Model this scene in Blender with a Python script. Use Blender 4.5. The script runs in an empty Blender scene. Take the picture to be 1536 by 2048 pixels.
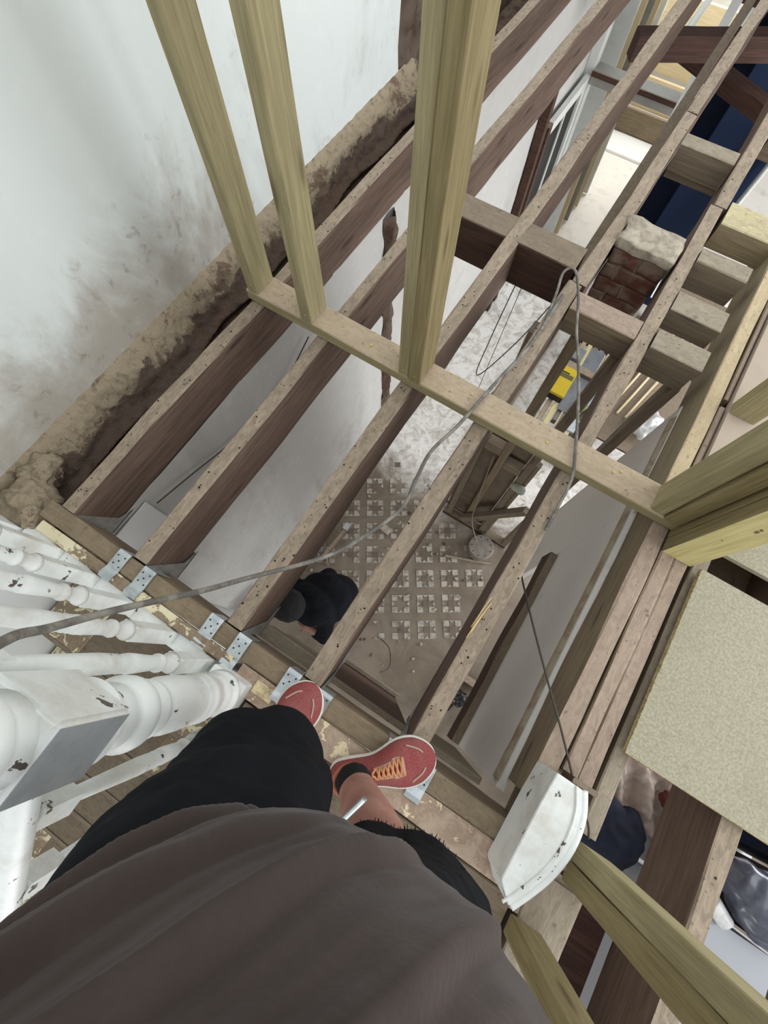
import bpy, bmesh, math, random
from mathutils import Vector, Matrix, noise, Euler
from math import pi, sin, cos
random.seed(7)
sc = bpy.context.scene
C = sc.collection
# ------------------------------------------------------------ camera
cam = bpy.data.cameras.new('camera')
co = bpy.data.objects.new('camera', cam); C.objects.link(co); sc.camera = co
CAMH = 1.4
Rr = Vector((0.84311081, 0.53765318, 0.0096555))
Rd = Vector((0.5136903, -0.79996441, -0.31012775))
Rf = Vector((-0.15901711, 0.26643199, -0.95064586))
M = Matrix.Identity(4)
for i in range(3):
    M[i][0] = Rr[i]; M[i][1] = -Rd[i]; M[i][2] = -Rf[i]
M[2][3] = CAMH
co.matrix_world = M
cam.sensor_fit = 'VERTICAL'; cam.sensor_height = 24.0; cam.lens = 24.0 * 902.126 / 2048.0
cam.clip_start = 0.01; cam.clip_end = 100
# ------------------------------------------------------------ world, lights, exposure
w = bpy.data.worlds.new('overcast_sky'); sc.world = w; w.use_nodes = True
bg = w.node_tree.nodes['Background']; bg.inputs[0].default_value = (0.93, 0.97, 1.0, 1); bg.inputs[1].default_value = 1.18
vs = sc.view_settings
vs.view_transform = 'Standard'; vs.look = 'None'; vs.gamma = 1; vs.use_curve_mapping = False; vs.exposure = 0.12
def area(name, loc, target, sx, sy, power, col=(1, 1, 1)):
    l = bpy.data.lights.new(name, 'AREA'); l.shape = 'RECTANGLE'; l.size = sx; l.size_y = sy; l.energy = power; l.color = col
    o = bpy.data.objects.new(name, l); C.objects.link(o); o.location = loc
    o.rotation_euler = (Vector(target) - Vector(loc)).to_track_quat('-Z', 'Y').to_euler()
    return o
area('front_fanlight_daylight', (-.66, 7.7, -.75), (-.66, 3.6, -2.9), 1.0, .9, 72, (1, .995, .985))
area('side_room_fill', (3.9, 3.2, -1.5), (-.6, 1.0, -1.4), 3.0, 2.0, 190, (.97, .98, 1))  # added fill from the unseen side room, brightens the lower hall
area('rear_room_fill', (.9, -3.1, -1.3), (-.5, 1.2, -1.9), 1.8, 1.6, 42, (.98, .98, 1))  # added fill from behind, lights the crouching worker and lower wall
area('landing_wall_fill', (3.6, 1.7, 2.0), (-1.3, .6, .7), 4.5, 3.0, 125, (.97, .99, 1))  # added fill from the right, brightens the upright plaster upstairs
# ------------------------------------------------------------ materials
def lin(c):
    return tuple(((v / 255) / 12.92 if v / 255 <= .04045 else ((v / 255 + .055) / 1.055) ** 2.4) for v in c) + (1,)
class NT:
    def __init__(s, name, rough=.8, metal=0.0, spec=.3):
        s.m = bpy.data.materials.new(name); s.m.use_nodes = True; s.t = s.m.node_tree
        s.b = s.t.nodes['Principled BSDF']; s.b.inputs['Roughness'].default_value = rough
        s.b.inputs['Metallic'].default_value = metal; s.b.inputs['Specular IOR Level'].default_value = spec
        s.tc = s.t.nodes.new('ShaderNodeTexCoord'); s.oi = s.t.nodes.new('ShaderNodeObjectInfo')
    def L(s, a, b): s.t.links.new(a, b)
    def n(s, typ, **k):
        x = s.t.nodes.new(typ)
        for a, v in k.items(): setattr(x, a, v)
        return x
    def coord(s, scale=(1, 1, 1), src='Object', shift=True):
        mp = s.n('ShaderNodeMapping'); s.L(s.tc.outputs[src], mp.inputs[0]); mp.inputs['Scale'].default_value = scale
        if shift:
            mu = s.n('ShaderNodeVectorMath', operation='SCALE'); cb = s.n('ShaderNodeCombineXYZ')
            for i in range(3): s.L(s.oi.outputs['Random'], cb.inputs[i])
            s.L(cb.outputs[0], mu.inputs[0]); mu.inputs['Scale'].default_value = 37.0
            s.L(mu.outputs[0], mp.inputs['Location'])
        return mp.outputs[0]
    def noise(s, co, scale=5, detail=6, rough=.6, dist=0):
        x = s.n('ShaderNodeTexNoise'); s.L(co, x.inputs['Vector']); x.inputs['Scale'].default_value = scale
        x.inputs['Detail'].default_value = detail; x.inputs['Roughness'].default_value = rough; x.inputs['Distortion'].default_value = dist
        return x.outputs['Fac']
    def ramp(s, f, a, b, va=0.0, vb=1.0):
        x = s.n('ShaderNodeMapRange'); s.L(f, x.inputs[0]); x.interpolation_type = 'SMOOTHSTEP'
        for i, v in zip((1, 2, 3, 4), (a, b, va, vb)): x.inputs[i].default_value = v
        return x.outputs[0]
    def mix(s, f, a, b, mode='MIX'):
        x = s.n('ShaderNodeMix', data_type='RGBA', blend_type=mode)
        for i, v in ((0, f), (6, a), (7, b)):
            if isinstance(v, (tuple, float, int)): x.inputs[i].default_value = v
            else: s.L(v, x.inputs[i])
        return x.outputs[2]
    def math(s, op, a, b=0.0):
        x = s.n('ShaderNodeMath', operation=op, use_clamp=False)
        for i, v in ((0, a), (1, b)):
            if isinstance(v, (float, int)): x.inputs[i].default_value = v
            else: s.L(v, x.inputs[i])
        return x.outputs[0]
    def sep(s, src='Object'):
        x = s.n('ShaderNodeSeparateXYZ'); s.L(s.tc.outputs[src], x.inputs[0]); return x.outputs
    def pos(s):
        g = s.n('ShaderNodeNewGeometry'); x = s.n('ShaderNodeSeparateXYZ'); s.L(g.outputs['Position'], x.inputs[0]); return g, x.outputs
    def bump(s, h, strength=.3, dist=.004):
        x = s.n('ShaderNodeBump'); s.L(h, x.inputs['Height']); x.inputs['Strength'].default_value = strength
        x.inputs['Distance'].default_value = dist; s.L(x.outputs[0], s.b.inputs['Normal'])
    def out(s, c):
        if isinstance(c, tuple): s.b.inputs['Base Color'].default_value = c
        else: s.L(c, s.b.inputs['Base Color'])
        return s.m
def m_wood(name, c1, c2, knot, dust=None, dustamt=.9, speck=0.0, rough=.82, knots=True, grain=1.0, holes=False):
    t = NT(name, rough)
    g = t.coord((1.3, 22, 22)); f = t.noise(g, 3.2, 7, .65, .5)
    f2 = t.noise(t.coord((.9, 60, 60)), 5, 3, .6)
    c = t.mix(t.ramp(f, .32, .68), lin(c1), lin(c2))
    c = t.mix(t.ramp(f2, .42, .75, 0, .38 * grain), c, lin(knot))
    if knots:
        v = t.n('ShaderNodeTexVoronoi'); t.L(t.coord((2.6, 13, 13)), v.inputs['Vector']); v.inputs['Scale'].default_value = 1.0
        c = t.mix(t.ramp(v.outputs['Distance'], .06, .2, .8, 0), c, lin(knot))
    big = t.noise(t.coord((1, 1, 1)), 4, 4, .6)
    if dust:
        gm = t.n('ShaderNodeNewGeometry'); sx = t.n('ShaderNodeSeparateXYZ'); t.L(gm.outputs['Normal'], sx.inputs[0])
        up = t.ramp(sx.outputs[2], .45, .8, 0, 1)
        sc_ = t.noise(t.coord((6, 14, 14)), 4, 6, .7, 1.0)
        dc = t.mix(t.ramp(sc_, .3, .7), lin(dust[0]), lin(dust[1]))
        pt_ = t.noise(t.coord((1, 1, 1)), 55, 3, .6)
        dc = t.mix(t.ramp(pt_, .62, .72, 0, .5), dc, lin((60, 48, 40)))
        if holes:
            v = t.n('ShaderNodeTexVoronoi'); t.L(t.coord((1, 1, 1)), v.inputs['Vector']); v.inputs['Scale'].default_value = 24.0
            dc = t.mix(t.ramp(v.outputs['Distance'], .07, .12, .95, 0), dc, lin((22, 16, 14)))
        am = t.math('MULTIPLY', up, t.ramp(big, .15, .5, .75 * dustamt, dustamt))
        c = t.mix(am, c, dc)
    if speck:
        c = t.mix(t.ramp(t.noise(t.coord((1, 1, 1)), 90, 2, .5), .66, .7, 0, speck), c, lin((190, 175, 150)))
    c = t.mix(t.ramp(big, .3, .8, 0, .25), c, t.mix(.5, c, lin(knot)))
    t.bump(t.math('ADD', f, f2), .35, .004)
    return t.out(c)
DU = ((134, 121, 105), (170, 153, 132))
M_old = m_wood('old_pine', (94, 75, 64), (118, 98, 85), (56, 44, 38), dust=DU, dustamt=.97, holes=True)
M_dark = m_wood('dark_pine', (66, 46, 38), (88, 64, 52), (34, 25, 22), dust=((132, 118, 102), (152, 138, 118)), dustamt=.8)
M_reddark = m_wood('dark_stained_timber', (58, 38, 32), (80, 54, 44), (30, 20, 18))
M_grey = m_wood('dusty_pine', (116, 104, 88), (138, 125, 106), (82, 70, 58), dust=((138, 127, 111), (166, 154, 135)), dustamt=.9)
M_pink = m_wood('old_plate_timber', (122, 108, 88), (148, 132, 108), (84, 70, 56), dust=((150, 131, 116), (174, 155, 138)), dustamt=.95)
M_green = m_wood('treated_softwood', (148, 138, 104), (172, 161, 124), (108, 94, 66), speck=.0)
M_green2 = m_wood('treated_softwood_dark', (132, 119, 84), (156, 142, 104), (94, 80, 54))
M_pale = m_wood('pale_softwood', (206, 192, 136), (224, 212, 158), (176, 156, 104), grain=.5)
M_plate = m_wood('dusty_treated_softwood', (150, 139, 104), (170, 158, 120), (106, 92, 64), dust=((172, 153, 129), (190, 171, 147)), dustamt=.98)
M_beige = m_wood('new_pine_board', (216, 196, 158), (230, 212, 176), (190, 164, 124), knots=False, grain=.4)
M_floorb = m_wood('landing_boards', (98, 86, 70), (120, 106, 86), (64, 54, 44), dust=((112, 100, 84), (134, 121, 101)), dustamt=.8)

def m_plaster(name, base, dirt, dirt2, zlow=None, dscale=2.0, damt=.8, streak=True):
    t = NT(name, .62, 0, .25)
    g, p = t.pos()
    co_ = t.n('ShaderNodeCombineXYZ')
    for i in range(3): t.L(p[i], co_.inputs[i])
    v = co_.outputs[0]
    mp = t.n('ShaderNodeMapping'); t.L(v, mp.inputs[0]); mp.inputs['Scale'].default_value = (1, 1.6, .55); mp.inputs['Rotation'].default_value = (.5, 0, 0)
    a = t.noise(mp.outputs[0], dscale, 9, .68, .8)
    b = t.noise(v, dscale * .45, 4, .6)
    c2 = t.noise(v, 16, 6, .65, .3)
    d = t.math('ADD', t.math('MULTIPLY', a, .6), t.math('MULTIPLY', b, .6))
    if zlow is not None:   # grime near the foot of the wall
        zz = t.ramp(p[2], zlow[0], zlow[1], .27, -.10)
        yy = t.ramp(p[1], zlow[2], zlow[3], 1, .15)
        d = t.math('ADD', d, t.math('MULTIPLY', zz, yy))
    c = t.mix(t.ramp(d, .60, .88, 0, damt), lin(base), lin(dirt))
    c = t.mix(t.math('MULTIPLY', t.ramp(c2, .56, .72, 0, .55), t.ramp(d, .55, .8)), c, lin(dirt2))
    c = t.mix(t.ramp(c2, .2, .5, .16, 0), c, lin((250, 252, 250)))
    t.bump(t.math('ADD', a, c2), .25, .006)
    return t.out(c)
M_plup = m_plaster('chalky_white_plaster', (224, 229, 226), (156, 143, 127), (108, 92, 76), (-.05, .62, .3, 1.7), 2.2)
M_pllow = m_plaster('grubby_lower_plaster', (190, 188, 184), (150, 145, 138), (118, 108, 98), None, 1.8)
M_plstair = m_plaster('stairwell_plaster', (222, 224, 222), (186, 180, 170), (150, 138, 126), None, 1.4, .5)
M_plright = m_plaster('grey_plasterboard', (228, 224, 217), (196, 190, 180), (126, 112, 98), None, 1.0, .6)
def m_band():
    t = NT('torn_plaster_backing', .95, 0, .1); g, p = t.pos()
    cb = t.n('ShaderNodeCombineXYZ'); [t.L(p[i], cb.inputs[i]) for i in range(3)]
    a = t.noise(cb.outputs[0], 5, 8, .7, .4); b = t.noise(cb.outputs[0], 28, 6, .7)
    d = t.math('ADD', t.math('MULTIPLY', a, .28), t.math('MULTIPLY', p[2], 1.0))
    c = t.mix(t.ramp(d, .045, .055), lin((108, 93, 82)), lin((166, 151, 128)))
    c = t.mix(t.ramp(a, .56, .60, 0, .8), c, lin((112, 92, 78)))
    c = t.mix(t.ramp(b, .5, .7, 0, .6), c, lin((78, 62, 52)))
    c = t.mix(t.ramp(b, .22, .36, .5, 0), c, lin((206, 194, 172)))
    t.bump(t.math('ADD', a, b), .9, .02)
    return t.out(c)
M_band = m_band()
def simple(name, col, rough=.6, metal=0, spec=.4, var=0.0, var_col=None, vscale=30, bump=0, glow=None):
    t = NT(name, rough, metal, spec)
    c = lin(col)
    if var:
        f = t.noise(t.coord((1, 1, 1)), vscale, 5, .65)
        c = t.mix(t.ramp(f, .4, .65, 0, var), lin(col), lin(var_col or tuple(int(v * .6) for v in col)))
        if bump: t.bump(f, bump, .004)
    return t.out(c)
def m_paint():
    t = NT('chipped_white_gloss', .42, 0, .5)
    a = t.noise(t.coord((1, 1, 1)), 24, 4, .62); b = t.noise(t.coord((1, 1, 1)), 7, 6, .68)
    c = t.mix(t.ramp(b, .42, .72, 0, .7), lin((230, 233, 230)), lin((190, 184, 170)))
    c = t.mix(t.ramp(a, .655, .665, 0, 1), c, lin((92, 82, 74)))
    t.bump(b, .15, .004); return t.out(c)
M_white = m_paint()
def m_peel():
    t = NT('peeling_cream_paint', .7, 0, .3)
    a = t.noise(t.coord((1, 1, 1)), 22, 8, .75, .6); b = t.noise(t.coord((1, 1, 1)), 4, 3, .6)
    d = t.math('ADD', t.math('MULTIPLY', a, .6), t.math('MULTIPLY', b, .4))
    c = t.mix(t.ramp(d, .475, .50), lin((222, 210, 176)), t.mix(t.ramp(a, .4, .6), lin((122, 104, 84)), lin((146, 128, 106))))
    t.bump(t.ramp(d, .475, .5, 1, 0), .6, .003); return t.out(c)
M_peel = m_peel()
def m_peel2():
    t = NT('bare_board_with_paint_traces', .7, 0, .3)
    a = t.noise(t.coord((1, 1, 1)), 16, 8, .75, .6); b = t.noise(t.coord((1, 1, 1)), 4, 3, .6)
    d = t.math('ADD', t.math('MULTIPLY', a, .6), t.math('MULTIPLY', b, .4))
    c = t.mix(t.ramp(d, .40, .42), lin((222, 208, 174)), t.mix(t.ramp(a, .4, .6), lin((150, 126, 108)), lin((178, 158, 138))))
    return t.out(c)
M_peel2 = m_peel2()
def m_chip():
    t = NT('chipboard', .85, 0, .2)
    a = t.noise(t.coord((1, 1, 1)), 130, 3, .7); b = t.noise(t.coord((1, 1, 1)), 45, 4, .6); d = t.noise(t.coord((1, 1, 1)), 3, 4, .6)
    c = t.mix(t.ramp(a, .35, .65), lin((148, 142, 122)), lin((170, 164, 144)))
    c = t.mix(t.ramp(b, .32, .48, .2, 0), c, lin((122, 112, 90)))
    c = t.mix(t.ramp(d, .4, .8, 0, .4), c, lin((134, 124, 98)))
    t.bump(a, .2, .002); return t.out(c)
M_chip = m_chip()
M_chipedge = simple('chipboard_edge', (206, 188, 146), .9, var=.8, var_col=(120, 96, 66), vscale=160, bump=.6)
M_steel = simple('galvanised_steel', (198, 204, 206), .34, .85, .5, var=.5, var_col=(150, 156, 160), vscale=26)
M_hole = simple('dark_hole', (14, 12, 12), .9)
M_cable = simple('dusty_grey_cable', (98, 94, 88), .7, var=.8, var_col=(150, 145, 135), vscale=18, bump=.3)
M_wire = simple('thin_dark_wire', (72, 66, 60), .7)
M_brick = simple('old_red_brick', (104, 70, 60), .95, 0, .1, var=.95, var_col=(132, 116, 102), vscale=9, bump=.8)
M_mortar = simple('lime_mortar', (176, 166, 150), .98, 0, .1, var=.7, var_col=(132, 120, 106), vscale=30, bump=.9)
M_rubble = simple('dusty_rubble', (112, 96, 82), .98, 0, .1, var=.8, var_col=(70, 54, 46), vscale=14, bump=.9)
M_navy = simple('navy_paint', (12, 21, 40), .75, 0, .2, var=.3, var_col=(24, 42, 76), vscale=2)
M_black = simple('black_cotton', (17, 18, 22), .95, 0, .15, var=.6, var_col=(24, 25, 30), vscale=9)
M_yel = simple('yellow_plastic', (255, 186, 10), .4, var=.1)
M_box = simple('yellow_card', (198, 172, 36), .6, var=.4, var_col=(190, 164, 40), vscale=20)
M_blk = simple('black_plastic', (24, 23, 23), .4)
M_greyp = simple('grey_metal_sheet', (140, 142, 146), .4, .3, .5, var=.5, var_col=(108, 110, 114), vscale=9)
M_jamb = simple('grey_white_gloss', (216, 218, 214), .4, var=.3, var_col=(180, 178, 172), vscale=5)
M_jambd = simple('grey_primer', (150, 148, 142), .6, var=.4, var_col=(120, 116, 108), vscale=8)
M_cloth = simple('dust_sheet', (176, 160, 148), .95, var=.6, var_col=(120, 104, 98), vscale=6)
M_redc = simple('red_cloth', (78, 26, 26), .9)
M_navyc = simple('navy_fabric', (20, 24, 42), .9, var=.5, var_col=(10, 12, 22), vscale=8)
M_greycab = simple('pale_grey_laminate', (158, 160, 166), .45)
M_card = simple('dusty_hardboard', (124, 110, 94), .9, var=.6, var_col=(96, 84, 72), vscale=6)
M_tilel = simple('dusty_buff_tile', (176, 169, 157), .7, var=.95, var_col=(124, 114, 102), vscale=14)
M_tiled = simple('dusty_brown_tile', (114, 98, 86), .7, var=.8, var_col=(96, 86, 78), vscale=8)
M_tileg = simple('dusty_grey_tile', (122, 116, 108), .7, var=.8, var_col=(100, 92, 84), vscale=8)
M_vest = simple('mill_finish_tube', (236, 238, 236), .35)
def m_floor():
    t = NT('dusty_screed', .75, 0, .3); g, p = t.pos()
    cb = t.n('ShaderNodeCombineXYZ'); [t.L(p[i], cb.inputs[i]) for i in range(3)]
    a = t.noise(cb.outputs[0], 3.0, 8, .65, .5); b = t.noise(cb.outputs[0], 9, 6, .62, 1.2); e = t.noise(cb.outputs[0], 5, 5, .6)
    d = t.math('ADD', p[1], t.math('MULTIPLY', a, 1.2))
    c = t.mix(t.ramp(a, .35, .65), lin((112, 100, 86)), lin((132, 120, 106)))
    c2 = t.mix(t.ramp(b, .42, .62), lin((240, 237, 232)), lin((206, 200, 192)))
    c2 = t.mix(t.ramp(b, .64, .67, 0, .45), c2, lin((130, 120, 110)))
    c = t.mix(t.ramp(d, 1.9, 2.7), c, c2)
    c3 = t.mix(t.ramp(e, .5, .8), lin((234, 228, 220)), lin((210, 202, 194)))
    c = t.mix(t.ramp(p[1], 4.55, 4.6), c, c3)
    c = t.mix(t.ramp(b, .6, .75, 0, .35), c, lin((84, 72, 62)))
    t.bump(t.math('ADD', b, e), .3, .01); return t.out(c)
M_floor = m_floor()
def m_shirt():
    t = NT('brown_jersey', .95, 0, .1)
    a = t.noise(t.coord((1, 1, 1)), 260, 2, .5); b = t.noise(t.coord((1, 1, 1)), 5, 4, .6)
    c = t.mix(t.ramp(b, .35, .7), lin((62, 53, 50)), lin((74, 64, 61)))
    c = t.mix(t.ramp(a, .3, .7, 0, .25), c, lin((58, 50, 48)))
    t.bump(a, .25, .001); t.b.inputs['Sheen Weight'].default_value = .1; return t.out(c)
M_shirt = m_shirt()
def m_skin():
    t = NT('skin', .55, 0, .35)
    a = t.noise(t.coord((1, 1, 1)), 14, 5, .6); b = t.noise(t.coord((1, 1, 1)), 160, 2, .6)
    c = t.mix(t.ramp(a, .3, .7), lin((178, 134, 119)), lin((158, 112, 99)))
    c = t.mix(t.ramp(b, .6, .75, 0, .3), c, lin((120, 80, 66)))
    t.b.inputs['Subsurface Weight'].default_value = .06
    return t.out(c)
M_skin = m_skin()
M_hair = simple('brown_hair', (48, 38, 30), .8, var=.4)
def m_shoe():
    t = NT('faded_red_mesh', .85, 0, .2)
    a = t.noise(t.coord((1, 1, 1)), 300, 2, .5); b = t.noise(t.coord((1, 1, 1)), 12, 4, .6)
    c = t.mix(t.ramp(b, .3, .7), lin((142, 62, 64)), lin((140, 80, 78)))
    c = t.mix(t.ramp(a, .4, .65, 0, .3), c, lin((164, 118, 110))); t.bump(a, .3, .001); return t.out(c)
M_shoe = m_shoe()
M_sole = simple('off_white_foam', (222, 218, 208), .7, var=.4, var_col=(180, 172, 160), vscale=20)
M_lace = simple('orange_lace', (198, 138, 100), .85)
M_over = simple('beige_overlay', (184, 160, 140), .8)
M_sock = simple('black_sock', (20, 20, 20), .95)
M_wpaper = simple('white_paper', (236, 236, 234), .7)
M_plast = simple('clear_white_plastic', (214, 214, 212), .25, var=.5, var_col=(150, 148, 146), vscale=12)
def m_glass():
    t = NT('door_glass', .05, 0, .5); t.b.inputs['Base Color'].default_value = (.85, .9, .9, 1)
    t.b.inputs['Transmission Weight'].default_value = 1.0; t.b.inputs['IOR'].default_value = 1.1
    return t.m
M_glass = m_glass()
M_dglass = simple('dark_reflective_glass', (14, 14, 16), .45, 0, .15)
M_ink = simple('dark_ink', (96, 66, 40), .8)
# ------------------------------------------------------------ object helpers
def tag(o, label=None, cat=None, group=None, kind=None):
    for k, v in (('label', label), ('category', cat), ('group', group), ('kind', kind)):
        if v: o[k] = v
    return o
def link(name, me, mat, parent=None, mw=None, smooth=False):
    o = bpy.data.objects.new(name, me); C.objects.link(o)
    if mat is not None:
        for m in (mat if isinstance(mat, (list, tuple)) else [mat]): me.materials.append(m)
    if smooth:
        for p in me.polygons: p.use_smooth = True
    mw = mw or Matrix.Identity(4)
    if parent:
        o.parent = parent
        chain = Matrix.Identity(4); q = parent
        while q: chain = q.matrix_basis @ chain; q = q.parent
        o.matrix_basis = chain.inverted() @ mw
    else: o.matrix_basis = mw
    return o
def empty(name, loc=(0, 0, 0)):
    o = bpy.data.objects.new(name, None); C.objects.link(o); o.location = loc; o.empty_display_size = .05; return o
def bm_obj(name, bm, mat, parent=None, mw=None, smooth=False):
    me = bpy.data.meshes.new(name); bmesh.ops.recalc_face_normals(bm, faces=bm.faces); bm.to_mesh(me); bm.free()
    return link(name, me, mat, parent, mw, smooth)
def frame(p0, p1, up=(0, 0, 1)):
    p0 = Vector(p0); p1 = Vector(p1); x = (p1 - p0); L = x.length; x.normalize()
    u = Vector(up)
    if abs(x.dot(u)) > .95: u = Vector((0, 1, 0))
    y = u.cross(x).normalized(); z = x.cross(y)
    m = Matrix.Identity(4)
    for i in range(3): m[i][0] = x[i]; m[i][1] = y[i]; m[i][2] = z[i]; m[i][3] = (p0[i] + p1[i]) / 2
    return m, L
def timber(name, p0, p1, w_, h_, mat, parent=None, up=(0, 0, 1), jit=.0015, ch=.004, seg=None, wav=0.0, rough_top=0.0):
    """length p0->p1 (centre line), w across, h along up"""
    m, L = frame(p0, p1, up); seg = seg or max(2, min(60, int(L / .05)))
    a, b = w_ / 2, h_ / 2; c = min(ch, a * .4, b * .4); prof = [(-a + c, -b), (a - c, -b), (a, -b + c), (a, b - c), (a - c, b), (-a + c, b), (-a, b - c), (-a, -b + c)]
    s = random.uniform(0, 99); vs_, fs = [], []
    for i in range(seg + 1):
        x = -L / 2 + L * i / seg
        for k, (py, pz) in enumerate(prof):
            q = Vector((x * 3 + s, k * 1.7, s)); jy = (noise.noise(q * 1.0)) * jit * 2; jz = (noise.noise(q + Vector((9, 9, 9)))) * jit * 2
            ww = noise.noise(Vector((x * 1.3 + s, 0, 0))) * wav
            vs_.append((x, py + jy + ww, pz + jz))
    for i in range(seg):
        for k in range(8):
            k2 = (k + 1) % 8; fs.append((i * 8 + k, i * 8 + k2, (i + 1) * 8 + k2, (i + 1) * 8 + k))
    fs.append(tuple(range(7, -1, -1))); fs.append(tuple(seg * 8 + k for k in range(8)))
    me = bpy.data.meshes.new(name); me.from_pydata(vs_, [], fs); me.update()
    return link(name, me, mat, parent, m)
def bx(name, x0, x1, y0, y1, z0, z1, mat, parent=None, jit=.0008, **k):
    """axis aligned timber/box: length along the longest side"""
    d = (x1 - x0, y1 - y0, z1 - z0); ax = d.index(max(d)); cx, cy, cz = (x0 + x1) / 2, (y0 + y1) / 2, (z0 + z1) / 2
    if ax == 0: return timber(name, (x0, cy, cz), (x1, cy, cz), d[1], d[2], mat, parent, jit=jit, **k)
    if ax == 1: return timber(name, (cx, y0, cz), (cx, y1, cz), d[0], d[2], mat, parent, jit=jit, **k)
    return timber(name, (cx, cy, z0), (cx, cy, z1), d[0], d[1], mat, parent, up=(0, 1, 0), jit=jit, **k)
def addbox(bm, x0, x1, y0, y1, z0, z1):
    v = [bm.verts.new((x, y, z)) for x in (x0, x1) for y in (y0, y1) for z in (z0, z1)]
    for f in ((0, 1, 3, 2), (4, 6, 7, 5), (0, 4, 5, 1), (2, 3, 7, 6), (0, 2, 6, 4), (1, 5, 7, 3)): bm.faces.new([v[i] for i in f])
def slab(name, x0, x1, y0, y1, z0, z1, mat, parent=None):
    bm = bmesh.new(); addbox(bm, x0, x1, y0, y1, z0, z1); return bm_obj(name, bm, mat, parent)
def tube(name, pts, r, mat, parent=None, seg=8, res=6, rfun=None):
    """smooth tube through pts (catmull-rom)"""
    P = [Vector(p) for p in pts]; Q = []
    for i in range(len(P) - 1):
        a, b, c, d = P[max(i - 1, 0)], P[i], P[i + 1], P[min(i + 2, len(P) - 1)]
        for k in range(res):
            t = k / res; Q.append(.5 * ((2 * b) + (c - a) * t + (2 * a - 5 * b + 4 * c - d) * t * t + (3 * b - a - 3 * c + d) * t ** 3))
    Q.append(P[-1]); vs_, fs = [], []; n = len(Q)
    prevu = Vector((0, 0, 1))
    for i, q in enumerate(Q):
        tdir = (Q[min(i + 1, n - 1)] - Q[max(i - 1, 0)]).normalized()
        u = prevu - tdir * prevu.dot(tdir)
        if u.length < 1e-4: u = Vector((1, 0, 0)) - tdir * tdir.x
        u.normalize(); prevu = u; v = tdir.cross(u)
        rr = rfun(i / (n - 1)) if rfun else r
        for k in range(seg):
            a = 2 * pi * k / seg; vs_.append(q + (u * cos(a) + v * sin(a)) * rr)
    for i in range(n - 1):
        for k in range(seg):
            k2 = (k + 1) % seg; fs.append((i * seg + k, i * seg + k2, (i + 1) * seg + k2, (i + 1) * seg + k))
    fs.append(tuple(range(seg - 1, -1, -1))); fs.append(tuple((n - 1) * seg + k for k in range(seg)))
    me = bpy.data.meshes.new(name); me.from_pydata([tuple(v) for v in vs_], [], fs); me.update()
    return link(name, me, mat, parent, smooth=True)
def blobs(name, items, mat, parent=None, voxel=.012, smooth=6, disp=None):
    """items: ('s',p,r) ('e',p,(rx,ry,rz),rot) ('c',p0,r0,p1,r1) merged into one continuous skin"""
    bm = bmesh.new()
    for it in items:
        if it[0] == 'c':
            p0, r0, p1, r1 = Vector(it[1]), it[2], Vector(it[3]), it[4]
            d = p1 - p0; n = max(3, int(d.length / (min(r0, r1) * .45)))
            for i in range(n + 1):
                t = i / n; bmesh.ops.create_icosphere(bm, subdivisions=2, radius=r0 + (r1 - r0) * t, matrix=Matrix.Translation(p0 + d * t))
        elif it[0] == 's': bmesh.ops.create_icosphere(bm, subdivisions=3, radius=it[2], matrix=Matrix.Translation(it[1]))
        else:
            rot = it[3].to_4x4() if len(it) > 3 else Matrix.Identity(4)
            bmesh.ops.create_icosphere(bm, subdivisions=3, radius=1, matrix=Matrix.Translation(it[1]) @ rot @ Matrix.Diagonal((*it[2], 1)))
    me = bpy.data.meshes.new(name); bm.to_mesh(me); bm.free()
    o = bpy.data.objects.new('tmp', me); C.objects.link(o)
    r = o.modifiers.new('r', 'REMESH'); r.mode = 'VOXEL'; r.voxel_size = voxel; r.use_smooth_shade = True
    s = o.modifiers.new('s', 'SMOOTH'); s.iterations = smooth; s.factor = .6
    bpy.context.view_layer.update()
    me2 = bpy.data.meshes.new_from_object(o.evaluated_get(bpy.context.evaluated_depsgraph_get()))
    bpy.data.objects.remove(o); me2.name = name; me2.materials.clear()
    if disp:
        for v, nrm in [(v, v.normal.copy()) for v in me2.vertices]: v.co += nrm * disp(v.co)
    return link(name, me2, mat, parent, smooth=True)
def lathe(bm, prof, cx, cy, seg=20, z0=0):
    rings = []
    for (r, z) in prof: rings.append([bm.verts.new((cx + r * cos(2 * pi * k / seg), cy + r * sin(2 * pi * k / seg), z0 + z)) for k in range(seg)])
    for a, b in zip(rings, rings[1:]):
        for k in range(seg): bm.faces.new((a[k], a[(k + 1) % seg], b[(k + 1) % seg], b[k]))
    bm.faces.new(list(reversed(rings[0]))); bm.faces.new(rings[-1])
def grid_strip(name, fn, nu, nv, mat, parent=None, thick=0):
    vs_ = [tuple(fn(i / nu, j / nv)) for i in range(nu + 1) for j in range(nv + 1)]
    fs = [(i * (nv + 1) + j, (i + 1) * (nv + 1) + j, (i + 1) * (nv + 1) + j + 1, i * (nv + 1) + j + 1) for i in range(nu) for j in range(nv)]
    me = bpy.data.meshes.new(name); me.from_pydata(vs_, [], fs); me.update()
    return link(name, me, mat, parent, smooth=True)
def NZ(x, y=0, z=0): return noise.noise(Vector((x, y, z)))
def struct(o): o['kind'] = 'structure'; return o

# ============================================================ SETTING
FZ = -2.8
floor = struct(slab('floor', -1.25, 4.2, -3.2, 9.0, FZ - .1, FZ, M_floor))
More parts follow.
